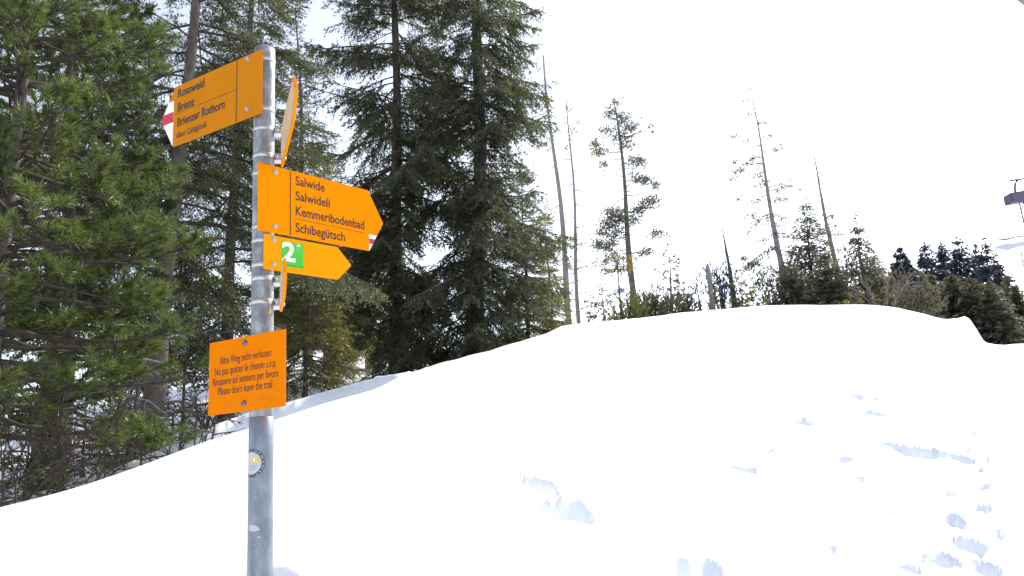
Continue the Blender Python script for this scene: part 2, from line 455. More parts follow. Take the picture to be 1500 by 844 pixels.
def tree_root(name, base_px, top_px, D, label, cat, group):
    """foot on the snow under the base pixel column, top under the top pixel"""
    a, _ = azel(*base_px)
    x, y = D * math.sin(a), D * math.cos(a)
    z = ground_xy(x, y)
    tp = at(top_px[0], top_px[1], D)
    # keep the crown top in the vertical plane across the line of sight
    v = ray(*top_px); k = (x * math.sin(a) + y * math.cos(a)) / (v[0] * math.sin(a) + v[1] * math.cos(a))
    tp = v * k + np.array([0, 0, ZE])
    o = empty(name, (x, y, z), label, cat, group)
    return o, tp - np.array([x, y, z])


def cam_side(root):
    return math.atan2(-root.location[1], -root.location[0])


def spruce(name, base_px, top_px, D, label, R, hb=0.5, r0=None, mat='spruce', bark='bark', seed=0, dens=1.0, taper=0.75, droop=0.35, upt=0.25,
           clear=0.0, sparse=0.0, group=None, cat="tree", hanging=0, nl=None, per_m=None, lowdead=0, tint0=0.45, asym=None, wide=None, hang=.22, ragged=0.0, front=0):
    rng = np.random.default_rng(seed + 100)
    root, top = tree_root(name, base_px, top_px, D, label, cat, group)
    H = top[2]
    r0 = r0 or 0.012 * H + 0.02
    near = D < 30
    wide = wide or (.75 if near else 1.15)
    tm, ax, rad = trunk_mesh(rng, "trunk", None, top, r0, M[bark], k=12 if near else 6, n=20 if near else 8, tip=0.06)
    link("trunk", tm, root)
    nl = nl or (max(0.026, D * 0.0019) if near else D * .0025)
    per_m = per_m or ((1.15 if near else 2.1) / nl)
    # limbs
    step = (0.045 if near else 0.075) * max(H, 3) / 10 / dens + 0.015
    hs = np.arange(hb, H * 0.985, step) + 0
    hs = hs + rng.normal(size=len(hs)) * step
    hs = np.clip(hs, hb * 0.8, H * 0.99)
    n = len(hs)
    az = np.arange(n) * 2.39996 + rng.normal(size=n) * 0.5
    if clear:
        ca = cam_side(root)
        dlt = np.abs((az - ca + math.pi) % (2 * math.pi) - math.pi)
        keep = (dlt > 0.75) | (rng.random(n) > clear); hs, az = hs[keep], az[keep]; n = len(hs)
    if sparse:
        keep = rng.random(n) > sparse; hs, az = hs[keep], az[keep]; n = len(hs)
    if ragged:   # gaps and tongues in the crown
        ph = rng.random(4) * 6.28
        fld = np.sin(az + ph[0] + hs * 1.1) * np.sin(hs * 2.3 + ph[1]) + .6 * np.sin(2 * az + ph[2] - hs * .7) + .4 * rng.normal(size=n)
        keep = fld > -1.3 + ragged; hs, az, fld = hs[keep], az[keep], fld[keep]; n = len(hs)
    if front:
        hs = np.concatenate([hs, hb + (H * .9 - hb) * rng.random(front)]); az = np.concatenate([az, cam_side(root) + rng.normal(size=front) * .55]); n = len(hs)
        if ragged: fld = np.concatenate([fld, np.zeros(front)])
    fr = np.clip((hs - hb) / (H - hb), 0, 1)
    L = R * ((1 - fr) ** taper) * (0.65 + 0.5 * rng.random(n)) + 0.10 + 0.02 * R
    if front: L[-front:] *= .35 + .45 * rng.random(front)          # shorter boughs towards the viewer, covering the stem
    if ragged: L *= 1 + .22 * ragged * np.clip(fld, -1, 1.5)
    lowf = np.clip(fr / 0.06, 0.8, 1); L *= lowf
    if asym is not None: L *= 1 + asym[1] * np.cos(az - asym[0])
    e0 = np.radians(np.interp(fr, [0, 0.4, 0.8, 1.0], [-8, 4, 22, 50]) + rng.normal(size=n) * 6)
    dr = droop * np.interp(fr, [0, 0.6, 1], [1.15, 0.8, 0.1]) * (0.7 + 0.6 * rng.random(n)); ut = upt * (0.7 + 0.6 * rng.random(n))
    C = ax(hs)
    hx, hy = np.cos(az), np.sin(az)

    def bp(i, s):
        hr = L[i] * s * np.cos(e0[i])
        return np.stack([C[i, 0] + hr * hx[i], C[i, 1] + hr * hy[i], C[i, 2] + L[i] * (s * np.sin(e0[i]) - dr[i] * s ** 2 + ut[i] * s ** 3)], -1)

    I = np.arange(n)
    S6 = np.linspace(0, 1, 6)
    P = bp(np.repeat(I, 6), np.tile(S6, n)).reshape(n, 6, 3)
    br = np.clip(0.011 * L ** 1.0 + 0.004, 0.004, 0.05)
    wood = Geo()
    wood.add(*tubes(P, br[:, None] * (1 - 0.8 * S6)[None], 4))
    leaf = Geo()
    # side twigs
    sp = max(0.085, nl * 2.4)
    cnt = np.maximum(2, (L / sp * 2).astype(int))
    ib = np.repeat(I, cnt); m = len(ib)
    s = 0.12 + 0.88 * rng.random(m) ** 0.85
    st = bp(ib, s); T = norm(bp(ib, np.minimum(s + 0.03, 1.03)) - bp(ib, s - 0.03))
    side = norm(np.cross(T, np.array([0, 0, 1.0]))) * np.where(rng.random(m) < 0.5, -1, 1)[:, None]
    D2_ = norm(T * (0.55 + 0.3 * rng.random(m))[:, None] + side * (0.55 + 0.3 * rng.random(m))[:, None] + rng.normal(size=(m, 3)) * 0.16 - np.array([0, 0, hang]))
    l2 = np.clip(L[ib] * (0.42 * (1 - s) + 0.10) * (0.6 + 0.7 * rng.random(m)), 0.07, 0.8)
    sag = 0.22
    btint = np.clip(tint0 + 0.22 * rng.normal(size=n), 0.02, 1)
    t2 = np.clip(btint[ib] + 0.12 * rng.normal(size=m) + 0.22 * (s - 0.55), 0, 1)
    # tips
    st_all = [bp(I, np.full(n, 0.78))]; d_all = [norm(bp(I, np.full(n, 1.02)) - bp(I, np.full(n, .8)))]; l_all = [L * 0.24]; t_all = [np.clip(btint + .1, 0, 1)]
    st_all.append(st); d_all.append(D2_); l_all.append(l2); t_all.append(t2)
    # tertiary twigs
    c3 = np.maximum(0, (l2 / (sp * 0.85) * 1.6).astype(int))
    i3 = np.repeat(np.arange(m), c3); m3 = len(i3)
    if m3:
        u = 0.2 + 0.75 * rng.random(m3)
        s3 = st[i3] + D2_[i3] * (l2[i3] * u)[:, None]; s3[:, 2] -= sag * l2[i3] * u * u
        sd3 = norm(np.cross(D2_[i3], np.array([0, 0, 1.0]) + rng.normal(size=(m3, 3)) * 0.3)) * np.where(rng.random(m3) < 0.5, -1, 1)[:, None]
        d3 = norm(D2_[i3] * 0.75 + sd3 * 0.6 + rng.normal(size=(m3, 3)) * 0.15 - np.array([0, 0, hang * 1.2]))
        l3 = np.clip(l2[i3] * (0.55 * (1 - 0.6 * u)) * (0.7 + 0.5 * rng.random(m3)), 0.05, 0.4)
        st_all.append(s3); d_all.append(d3); l_all.append(l3); t_all.append(np.clip(t2[i3] + 0.1 * rng.normal(size=m3), 0, 1))
    needles(leaf, rng, np.concatenate(st_all), np.concatenate(d_all), np.concatenate(l_all), sag, per_m, nl, nl * wide, 0.85, np.concatenate(t_all), along=.75)
    if near:   # twig wood
        E = st + D2_ * l2[:, None]; E[:, 2] -= sag * l2
        wood.add(*tubes(np.stack([st, E], 1), np.stack([0.004 + 0.004 * l2, np.full(m, 0.0015)], 1), 3))
    if lowdead:   # bare broken lower limbs
        for k in range(lowdead):
            h = rng.random() * hb; a = rng.random() * 6.28; l = 0.3 + rng.random() * R * 0.7
            s_ = np.linspace(0, 1, 5)
            c = ax(np.array([h]))[0]
            Pp = np.stack([c[0] + l * s_ * math.cos(a), c[1] + l * s_ * math.sin(a), c[2] + l * (0.05 * s_ - (0.2 + .3 * rng.random()) * s_ ** 2) + rng.normal(size=5) * .02], -1)
            wood.add(*tubes(Pp[None], (0.012 * (1 - .85 * s_))[None], 4))
            for q in range(int(l * 9)):
                u = 0.2 + .8 * rng.random(); p0 = np.array([np.interp(u, s_, Pp[:, i]) for i in range(3)])
                dd = norm(np.array([math.cos(a), math.sin(a), 0]) * .5 + rng.normal(size=3) * .6 - np.array([0, 0, .25])); ll = (.12 + .3 * rng.random()) * (1.1 - u * .6)
                wood.add(*tubes(np.stack([p0, p0 + dd * ll * .6 + rng.normal(size=3) * .02, p0 + dd * ll - np.array([0, 0, .2 * ll])])[None], np.array([[.004, .003, .001]]), 3))
    link("limbs", wood.mesh("limbs", M['twig']), root)
    link("crown", leaf.mesh("crown", M[mat], tint=True), root)
    if hanging:   # dry twigs hanging from the inner limbs like beards
        hg = Geo(); k = hanging
        ib = rng.integers(0, n, k); s = rng.random(k) ** 1.4 * 0.75
        p0 = bp(ib, s); l = 0.15 + 0.55 * rng.random(k) ** 1.5
        s4 = np.linspace(0, 1, 4)
        sw = rng.normal(size=(k, 3)) * 0.22; sw[:, 2] = -1
        Pp = p0[:, None] + (norm(sw) * l[:, None])[:, None] * s4[None, :, None] + rng.normal(size=(k, 4, 3)) * 0.012
        v, f = tubes(Pp, np.tile(np.array([[.004, .0035, .003, .001]]), (k, 1)), 3)
        hg.add(v, f, np.repeat(rng.random(k), 12))
        setp(link("dry_twigs", hg.mesh("dry_twigs", M['hang'], tint=True), root), kind="stuff")
    return root


def cone_spruce(name, base_px, top_px, D, label, R, hb=0.03, mat='far', bark='bark', seed=0, group=None, n=4500, size=.3, layers=16, taper=.85, thin=0.0, tint0=.4, r0=None):
    """distant spruce: layered drooping sprays round a straight stem, pointed top, ragged outline"""
    rng = np.random.default_rng(seed + 300)
    root, top = tree_root(name, base_px, top_px, D, label, "tree", group)
    H = top[2]
    tm, ax, rad = trunk_mesh(rng, "trunk", None, top, r0 or (.012 * H + .03), M[bark], k=6, n=8, tip=.05)
    link("trunk", tm, root)
    lay = np.minimum((layers * (1 - np.sqrt(rng.random(n)))).astype(int), layers - 1)
    jit = rng.random(layers) * .8
    nb = 14
    lob = rng.random((layers, nb)) ** .7                      # each layer has long and short limbs
    b = rng.integers(0, nb, n)
    az = (b + .5 + rng.normal(size=n) * .22) * 2 * math.pi / nb + lay * 1.7
    f = (lay + jit[lay]) / layers
    r = rng.random(n) ** .65
    if thin:
        keep = lob[lay, b] > thin * np.where(f > .0, 1, 1); lay, b, az, f, r = (q[keep] for q in (lay, b, az, f, r)); n = len(r)
    Lr = R * (1 - f) ** taper * (.45 + .72 * lob[lay, b]) + .05 * R
    z = H * (hb + (1 - hb) * f) + H / layers * .6
    rr = Lr * r
    z = z - rr * .30 * (1 - f) + rr * .30 * f + .12 * rr * r * r * (1 - f) + rng.normal(size=n) * H / layers * .3
    z = np.clip(z, .02, H * 1.0)
    c = ax(z)
    out = np.stack([np.cos(az), np.sin(az), 0 * az], -1)
    tang = np.stack([-np.sin(az), np.cos(az), 0 * az], -1)
    spread = (rng.normal(size=n) * .12 * (1 - r) * Lr)[:, None]
    P = c + out * rr[:, None] + tang * spread
    S = size * (.5 + .5 * (1 - f)) * (.6 + .8 * rng.random(n))
    d = norm(out * .8 + tang * rng.normal(size=(n, 1)) * .5 - np.array([0, 0, .3]) + rng.normal(size=(n, 3)) * .25)
    sd_ = norm(np.cross(d, rng.normal(size=(n, 3)) + np.array([0, 0, 1.0])))
    P = P - d * (S * .4)[:, None]
    wv = sd_ * (S * .24)[:, None]
    V = np.stack([P - wv, P + wv, P + d * S[:, None]], 1)
    t = np.clip(tint0 + .25 * (lob[lay, b] - .5) + .13 * rng.normal(size=n) + .25 * (r - .6), 0, 1)
    link("crown", mesh_np("crown", V.reshape(-1, 3), np.arange(n * 3).reshape(-1, 3), M[mat], np.repeat(t, 3)), root)
    return root


def pine(name, base_px, top_px, D, label, R, hb, r0, mat='pine', bark='bark', seed=0, dens=1.0, group=None, nl=0.08, clear=0.0, per_m=470, tint0=.5, taper=.55, spread=.8):
    rng = np.random.default_rng(seed + 900)
    root, top = tree_root(name, base_px, top_px, D, label, "tree", group)
    H = top[2]
    tm, ax, rad = trunk_mesh(rng, "trunk", None, top, r0, M[bark], k=12, n=20, tip=0.08)
    link("trunk", tm, root)
    n = int(16 * (H - hb) * dens)
    hs = hb + (H - hb) * np.sort(rng.random(n)) * .98
    az = np.arange(n) * 2.39996 + rng.normal(size=n) * .4
    if clear:
        dlt = np.abs((az - cam_side(root) + math.pi) % (2 * math.pi) - math.pi)
        keep = (dlt > .7) | (rng.random(n) > clear); hs, az = hs[keep], az[keep]; n = len(hs)
    fr = (hs - hb) / (H - hb)
    L = R * (1 - fr) ** taper * (.55 + .55 * rng.random(n)) + .2
    e0 = np.radians(np.interp(fr, [0, .5, 1], [-4, 12, 48]) + rng.normal(size=n) * 8)
    dr = .28 * (.6 + .8 * rng.random(n)); ut = .34 * (.7 + .6 * rng.random(n))
    C = ax(hs); hx, hy = np.cos(az), np.sin(az)

    def bp(i, s):
        hr = L[i] * s * np.cos(e0[i])
        return np.stack([C[i, 0] + hr * hx[i], C[i, 1] + hr * hy[i], C[i, 2] + L[i] * (s * np.sin(e0[i]) - dr[i] * s ** 2 + ut[i] * s ** 3)], -1)

    I = np.arange(n); S6 = np.linspace(0, 1, 6)
    P = bp(np.repeat(I, 6), np.tile(S6, n)).reshape(n, 6, 3)
    P[:, 1:] += rng.normal(size=(n, 5, 3)) * .015
    wood = Geo()
    wood.add(*tubes(P, (np.clip(.016 * L + .004, .006, .04))[:, None] * (1 - .75 * S6)[None], 5))
    cnt = np.maximum(4, (L * 9).astype(int)); ib = np.repeat(I, cnt); m = len(ib)
    s = .38 + .64 * rng.random(m) ** .8
    st = bp(ib, s); T = norm(bp(ib, s + .03) - bp(ib, s - .03))
    sd_ = norm(np.cross(T, np.array([0, 0, 1.]))) * np.where(rng.random(m) < .5, -1, 1)[:, None]
    d2 = norm(T * .8 + sd_ * (.3 + .6 * rng.random(m))[:, None] + rng.normal(size=(m, 3)) * .22 + np.array([0, 0, .12]))
    l2 = np.clip(L[ib] * (.32 * (1 - s) + .12) * (.6 + .7 * rng.random(m)), .1, .6)
    E = st + d2 * l2[:, None]
    wood.add(*tubes(np.stack([st, (st + E) / 2 - np.array([0, 0, .02]), E], 1), np.stack([.006 + 0 * l2, .005 + 0 * l2, .004 + 0 * l2], 1), 4))
    # shoots, three to five round each twig end
    c3 = np.clip((l2 * 9).astype(int), 2, 5); i3 = np.repeat(np.arange(m), c3); m3 = len(i3)
    u = .45 + .55 * rng.random(m3)
    s3 = st[i3] + d2[i3] * (l2[i3] * u)[:, None]
    d3 = norm(d2[i3] * .9 + rng.normal(size=(m3, 3)) * .45 + np.array([0, 0, .3]))
    l3 = .08 + .10 * rng.random(m3)
    t3 = np.clip(tint0 + .2 * rng.normal(size=n)[ib][i3] + .2 * rng.normal(size=m3), 0, 1)
    leaf = Geo()
    needles(leaf, rng, s3, d3, l3, 0, per_m, nl, .0075 * D / 7.5, spread, t3, lo=.05)
    link("limbs", wood.mesh("limbs", M['pinetwig']), root)
    link("crown", leaf.mesh("crown", M[mat], tint=True), root)
    return root


def clump_tree(name, base_px, top_px, D, label, r0, clumps, mat, bark='dead', seed=0, group=None, style='pine', cat='tree', tip=.1, nl=None, bare=(), k=8):
    """slim trunk with separate foliage clumps on single limbs; clumps in photo pixels (x, y, radius, material?)"""
    rng = np.random.default_rng(seed + 40)
    root, top = tree_root(name, base_px, top_px, D, label, cat, group)
    o = np.array(root.location)
    tm, ax, rad = trunk_mesh(rng, "trunk", None, top, r0, M[bark], k=k, n=16, tip=tip)
    link("trunk", tm, root)
    leaf = {}; px = D / F_PX
    nl = nl or D * .0024
    az, _ = azel(*base_px)
    fwd = np.array([math.sin(az), math.cos(az), 0])
    for c in clumps:
        x, y, r = c[:3]; mt = c[3] if len(c) > 3 else mat
        p = at(x, y, D) - o
        a0 = ax(np.array([p[2]]))[0]
        off = np.linalg.norm((p - a0)[:2])
        p = p + fwd * rng.normal() * (0.35 * off + .3 * r * px)
        h0 = np.clip(p[2] - (off * (.15 if style == 'pine' else -.35)), .3, top[2] * .985)
        c0 = ax(np.array([h0]))[0]
        Lb = np.linalg.norm(p - c0); s_ = np.linspace(0, 1.0, 6)
        bend = (-.12 if style == 'pine' else .14) * Lb * np.sin(s_ * math.pi)
        Pp = c0 + (p - c0) * s_[:, None]; Pp[:, 2] += bend; Pp += rng.normal(size=Pp.shape) * .02 * Lb * np.minimum(s_, 1 - s_)[:, None]
        w_ = Geo(); w_.add(*tubes(Pp[None], ((.012 * Lb + .012) * (1 - .7 * s_))[None], 4))
        # twigs in the clump
        n = int((110 if style == 'pine' else 65) * (r / 10) ** 1.3) + 10
        rr = r * px
        q = rng.normal(size=(n, 3)) * np.array([.52, .52, .34 if style == 'pine' else .22]) * rr + p
        if style != 'pine': q = q + np.outer(np.linspace(-.8, .5, n), norm(np.array([*(p - c0)[:2], -0.35 * off - .05]))) * rr
        frm = Pp[3:5].mean(0) * .5 + p * .5
        d = norm((q - frm) * 1.0 + (np.array([0, 0, .5]) if style == 'pine' else np.array([0, 0, -.15])) * rr + rng.normal(size=(n, 3)) * .3 * rr)
        l = rr * (.22 + .3 * rng.random(n))
        g = leaf.setdefault(mt, Geo())
        ct = .45 + .2 * rng.normal()
        needles(g, rng, q, d, l, .1, 1.5 / nl, nl, nl * .8, .8, np.clip(ct + .15 * rng.normal(size=n), 0, 1))
        k2 = max(3, n // 9)
        w_.add(*tubes(np.stack([np.tile(frm, (k2, 1)), q[:k2]], 1), np.tile(np.array([[.012, .004]]), (k2, 1)), 3))
        link("branch", w_.mesh("branch", M['dead' if bark == 'dead' else 'twig']), root)
    for (x0, y0, x1, y1) in bare:
        p = at(x1, y1, D) - o; q = at(x0, y0, D) - o
        c0 = ax(np.array([q[2]]))[0]
        p = p + fwd * rng.normal() * .4 * np.linalg.norm((p - c0)[:2])
        s_ = np.linspace(0, 1, 6); Lb = np.linalg.norm(p - c0)
        Pp = c0 + (p - c0) * s_[:, None]; Pp[:, 2] += .10 * Lb * np.sin(s_ * math.pi); Pp += rng.normal(size=Pp.shape) * .035 * Lb * np.minimum(s_, .5)[:, None]
        w_ = Geo(); w_.add(*tubes(Pp[None], ((.014 * Lb + .016) * (1 - .8 * s_))[None], 4))
        for j in range(rng.integers(2, 5)):
            u = rng.random() * .7 + .25; b0 = np.array([np.interp(u, s_, Pp[:, i]) for i in range(3)])
            dd = norm((p - c0) / max(Lb, .01) * .6 + rng.normal(size=3) * .6 - np.array([0, 0, .3])) * Lb * .35 * rng.random()
            w_.add(*tubes(np.stack([b0, b0 + dd * .5 + rng.normal(size=3) * .03, b0 + dd])[None], np.array([[.014, .01, .005]]), 3))
        link("branch", w_.mesh("branch", M['dead']), root)
    for mt, g in leaf.items():
        q = link("crown" if mt == mat else "lichen_tufts", g.mesh("crown", M[mt], tint=True), root)
        q['kind'] = "stuff"
    return root


def bush(name, base_px, top_px, D, label, R, mat, seed=0, group=None, cat='bush', n=150, lump=8):
    """low mountain pine: several crooked stems and a lumpy open crown of shoots"""
    rng = np.random.default_rng(seed + 7)
    root, top = tree_root(name, base_px, top_px, D, label, cat, group)
    H = max(top[2], .5)
    wood = Geo(); leaf = Geo(); nl = D * .0019
    for k in range(lump):
        a = k * 2.4 + rng.random(); rr = R * (.15 + .6 * rng.random())
        tip = np.array([rr * math.cos(a) + top[0] * .5, rr * math.sin(a), H * (.5 + .42 * rng.random())])
        if k == 0: tip = np.array([top[0], top[1], H * .9])
        s_ = np.linspace(0, 1, 5)
        Pp = tip * s_[:, None]; Pp[:, 2] = tip[2] * s_ ** 1.3; Pp[0, 2] = -.3
        wood.add(*tubes(Pp[None], (.05 * (1 - .75 * s_))[None], 4))
        m = int(n / lump * (1.4 if k == 0 else 1))
        cr = R * (.30 + .2 * rng.random())
        q = tip + rng.normal(size=(m, 3)) * np.array([cr, cr, cr * .55]) - np.array([0, 0, 1.0]) * tip[2] * rng.random((m, 1)) ** 1.4
        q[:, 2] = np.maximum(q[:, 2], .05)
        d = norm(norm(q - tip * np.array([1, 1, .6])) * .5 + np.array([0, 0, .8]) + rng.normal(size=(m, 3)) * .35)
        ct = .45 + .2 * rng.normal()
        needles(leaf, rng, q, d, np.full(m, nl * 3), 0, 9 / nl, nl * 1.1, nl * .55, .8, np.clip(ct + .16 * rng.normal(size=m), 0, 1), along=.3)
    link("stems", wood.mesh("stems", M['twig']), root)
    link("crown", leaf.mesh("crown", M[mat], tint=True), root)
    return root


def bare_shrub(name, base_px, top_px, D, label, R, mat='twig', seed=0, group=None, stems=9, r=.014, cat='shrub', arch=.3, depth=3):
    rng = np.random.default_rng(seed + 70)
    root, top = tree_root(name, base_px, top_px, D, label, cat, group)
    H = top[2]; wood = Geo()
    todo = []
    for k in range(stems):
        a = rng.random() * 6.28; e = R * (.25 + .75 * rng.random())
        todo.append((np.array([rng.normal() * .1, rng.normal() * .1, -.1]), np.array([math.cos(a) * e + top[0] * .4, math.sin(a) * e, H * (.55 + .45 * rng.random())]), r, 0))
    while todo:
        p0, v, rad_, lv = todo.pop()
        L = np.linalg.norm(v); s_ = np.linspace(0, 1, 6)
        Pp = p0 + v * s_[:, None]; Pp[:, 2] += arch * L * .5 * np.sin(s_ * 2.6); Pp += rng.normal(size=Pp.shape) * .03 * L * np.minimum(s_, .6)[:, None]
        wood.add(*tubes(Pp[None], (rad_ * (1 - .7 * s_))[None], 4 if lv == 0 else 3))
        if lv < depth:
            for j in range([6, 5, 3][lv] if lv < 3 else 0):
                u = .25 + .75 * rng.random(); b = np.array([np.interp(u, s_, Pp[:, i]) for i in range(3)])
                dd = norm(v / L + rng.normal(size=3) * .65) * L * (.2 + .3 * rng.random())
                todo.append((b, dd, rad_ * .55, lv + 1))
    link("stems", wood.mesh("stems", M[mat]), root)
    return root


# ------------------------------------------------------------------ forest on the left
G_L = "trees of the dark wood at the left"
pine("pine_tree", (-14, 735), (45, -420), 7.6, "broad bushy green pine filling the upper left, long needles in tufts", 1.5, .95, .085, seed=1, group=G_L, dens=1.6)
pine("pine_tree", (92, 708), (112, -330), 10.2, "bushy pine with dark thin trunk between the broad pine and the pale straight trunk", 1.12, 1.6, .075, seed=2, group=G_L, dens=1.25, tint0=.38)
pine("pine_tree", (-190, 760), (-190, -350), 9.0, "pine cut off by the left edge of the picture", 2.3, 0.9, .12, seed=3, group=G_L, dens=.4, tint0=.3, per_m=180)
spruce("spruce_tree", (224, 684), (300, -330), 11.5, "spruce with straight pale bare lower trunk, behind the sign pointing left", 2.3, hb=2.4, r0=.155, mat='spruce', bark='barkpale', seed=4, group=G_L, clear=.8, lowdead=30, droop=.5, dens=.85, taper=.5, nl=.036, ragged=.6)
spruce("spruce_tree", (330, 640), (372, -260), 16, "spruce standing right behind the grey signpost", 2.2, hb=1.6, r0=.14, mat='sprucel', seed=5, group=G_L, dens=.8, taper=.55, lowdead=10, nl=.04, ragged=.5)
spruce("spruce_tree", (60, 720), (120, -250), 14, "dark spruce deep in the wood behind the broad pine", 2.8, hb=1.5, r0=.17, mat='spruce', seed=6, group=G_L, dens=.55, taper=.5, nl=.06)
spruce("spruce_tree", (452, 560), (432, 12), 27, "spruce with thin spiky leader seen between signpost and tall dark spruces", 2.3, hb=1.2, r0=.16, mat='sprucel', seed=7, group=G_L, taper=.75, dens=.9)
spruce("spruce_tree", (483, 536), (474, 235), 23, "light green spruce with short bare foot of trunk, behind the arrow signs pointing right", 2.2, hb=1.1, r0=.15, mat='young', bark='barkpale', seed=8, group=G_L, dens=1.0, taper=.6, tint0=.6, lowdead=8)
spruce("spruce_tree", (540, 530), (545, 250), 30, "sunlit pale green spruce glimpsed low between the two trunks of the tall spruces", 2.2, hb=.9, r0=.13, mat='young', seed=9, group=G_L, taper=.7, dens=.9, tint0=.4)
spruce("spruce_tree", (446, 592), (458, 372), 12.8, "young yellow-green spruce low beside the signpost, below the small route sign", 1.05, hb=.45, r0=.045, mat='young', seed=35, group=G_L, taper=.45, dens=.95, tint0=.25, nl=.032, droop=.4)
# the two tall dark spruces
spruce("spruce_tree", (583, 548), (562, -330), 19.5, "tall dark spruce with drooping limbs reaching left down to the snow", 2.7, hb=.3, r0=.19, mat='spruce', seed=10, group=G_L, droop=.62, upt=.33, dens=1.8, front=75, taper=.45, hanging=700, clear=.0, tint0=.38, nl=.052, hang=.4, ragged=.6, wide=.95)
spruce("spruce_tree", (690, 523), (706, -420), 18.3, "tallest spruce with thick trunk and dry hanging twigs, at the right edge of the wood", 2.35, hb=.12, r0=.22, mat='spruce', bark='bark', seed=11, group=G_L, droop=.6, upt=.33, dens=1.85, front=100, taper=.45, hanging=3000, clear=0, tint0=.42, nl=.052, hang=.4, ragged=.5, wide=.95)
# thin stems under them
G_S = "thin dead stems under the dark wood"
for i, (b, t, D, lab, r0) in enumerate([((172, 668), (182, 470), 10.5, "thin dark dead stem just left of the pale straight trunk", .032),
                                        ((186, 690), (214, 468), 9.4, "leaning thin dead stem crossing in front of the pale straight trunk", .028),
                                        ((96, 705), (92, 540), 9.0, "thin dead stem low at left below the broad pine", .03),
                                        ((262, 650), (284, 430), 12.5, "thin dead stem just right of the pale straight trunk", .026),
                                        ((300, 640), (332, 470), 13.5, "thin dead stem low behind the notice board", .03)]):
    rngq = np.random.default_rng(i)
    bare = []
    for q in range(9):
        u = .15 + .8 * rngq.random(); x = b[0] + (t[0] - b[0]) * u; y = b[1] + (t[1] - b[1]) * u
        l = (25 + 45 * rngq.random()) * rngq.choice([-1, 1]); bare.append((x, y, x + l, y + 5 + 25 * rngq.random()))
    clump_tree("dead_sapling", b, t, D, lab, r0, [], 'spruce', bark='bark', seed=60 + i, group=G_S, cat="dead tree", bare=bare, tip=.3, k=6)
G_T = "tangled bare shrubs under the left wood"
for i, (b, t, D, lab, R, st) in enumerate([((20, 742), (30, 590), 6.6, "tangled bare shrub in the lower left corner under the broad pine", 1.0, 9),
                                           ((100, 718), (105, 600), 7.2, "tangled bare shrub beside the lower left corner, above the snow edge", .9, 7),
                                           ((265, 668), (275, 600), 8.4, "small bare shrub between the pale straight trunk and the notice board", .6, 7),
                                           ((315, 650), (305, 560), 9.4, "dark twiggy shrub peeping out beneath the notice board", .7, 9)]):
    bare_shrub("bare_shrub", b, t, D, lab, R, 'pinetwig', seed=i, group=G_T, stems=st, r=.011, arch=.35)
for i, (b, t, D, R, lab) in enumerate([((40, 735), (44, 585), 8.6, .9, "low dark spruce under the broad pine, nearest the left edge"),
                                       ((120, 712), (126, 575), 9.4, .9, "low dark spruce beneath the broad pine, right of the corner shrubs"),
                                       ((250, 670), (256, 590), 10.5, .8, "low dark spruce just right of the foot of the pale straight trunk"),
                                       ((165, 695), (172, 600), 12.5, .9, "low dark spruce between the two pine stems, in the wood's shade")]):
    spruce("spruce_sapling", b, t, D, lab, R, hb=.05, r0=.02, mat='spruce', seed=80 + i, dens=.55, nl=.032, cat="young tree", tint0=.3, group="low young spruces at the wood's edge")
spruce("spruce_sapling", (305, 655), (320, 570), 7.4, "low spruce sapling tip at the snow edge under the notice board", .45, hb=.05, r0=.015, mat='spruce', seed=31, dens=.35, nl=.025, cat="young tree")
spruce("spruce_sapling", (418, 600), (425, 545), 11, "tiny dark spruce tip right of the notice board", .35, hb=.05, r0=.015, mat='spruce', seed=32, dens=.3, nl=.028, cat="young tree")
spruce("spruce_sapling", (205, 690), (210, 600), 8.6, "low dark spruce sapling at the foot of the pale straight trunk", .55, hb=.05, r0=.015, mat='spruce', seed=33, dens=.4, nl=.025, cat="young tree")

# ------------------------------------------------------------------ trees along the ridge
G_R = "scattered trees along the snow ridge"
spruce("spruce_tree", (772, 497), (765, 238), 20.5, "young yellow-green spruce leaning on the right side of the tallest spruce", 1.35, hb=.1, r0=.06, mat='young', seed=12, group=G_R, taper=.6, dens=1.5, tint0=.4)
spruce("spruce_tree", (808, 484), (798, 300), 27, "young lichen-yellow spruce between the yellow-green spruce and the tall bare snag", .95, hb=.3, r0=.06, mat='young', seed=13, group=G_R, taper=.6, dens=1.1, tint0=.6, sparse=.15)
clump_tree("bare_snag", (834, 474), (796, 82), 40, "tall grey bare snag with few stubby curved limbs, right of the tall spruces", .18,
           [(812, 120, 5), (790, 215, 6, 'lichen'), (800, 320, 12, 'lichen'), (815, 352, 12, 'lichen'), (826, 385, 12, 'lichen'), (840, 390, 9, 'lichen'), (806, 415, 12, 'lichen'), (818, 440, 12, 'lichen'), (804, 460, 12, 'young')],
           'greyneedle', seed=1, group=G_R, cat="dead tree", tip=.28, style='spruce',
           bare=[(800, 120, 812, 140), (802, 130, 785, 150), (799, 105, 806, 112), (803, 150, 812, 145), (806, 180, 786, 205), (808, 200, 820, 215), (805, 160, 790, 175), (811, 240, 796, 262), (812, 250, 824, 262), (815, 300, 800, 322), (818, 330, 830, 345)])
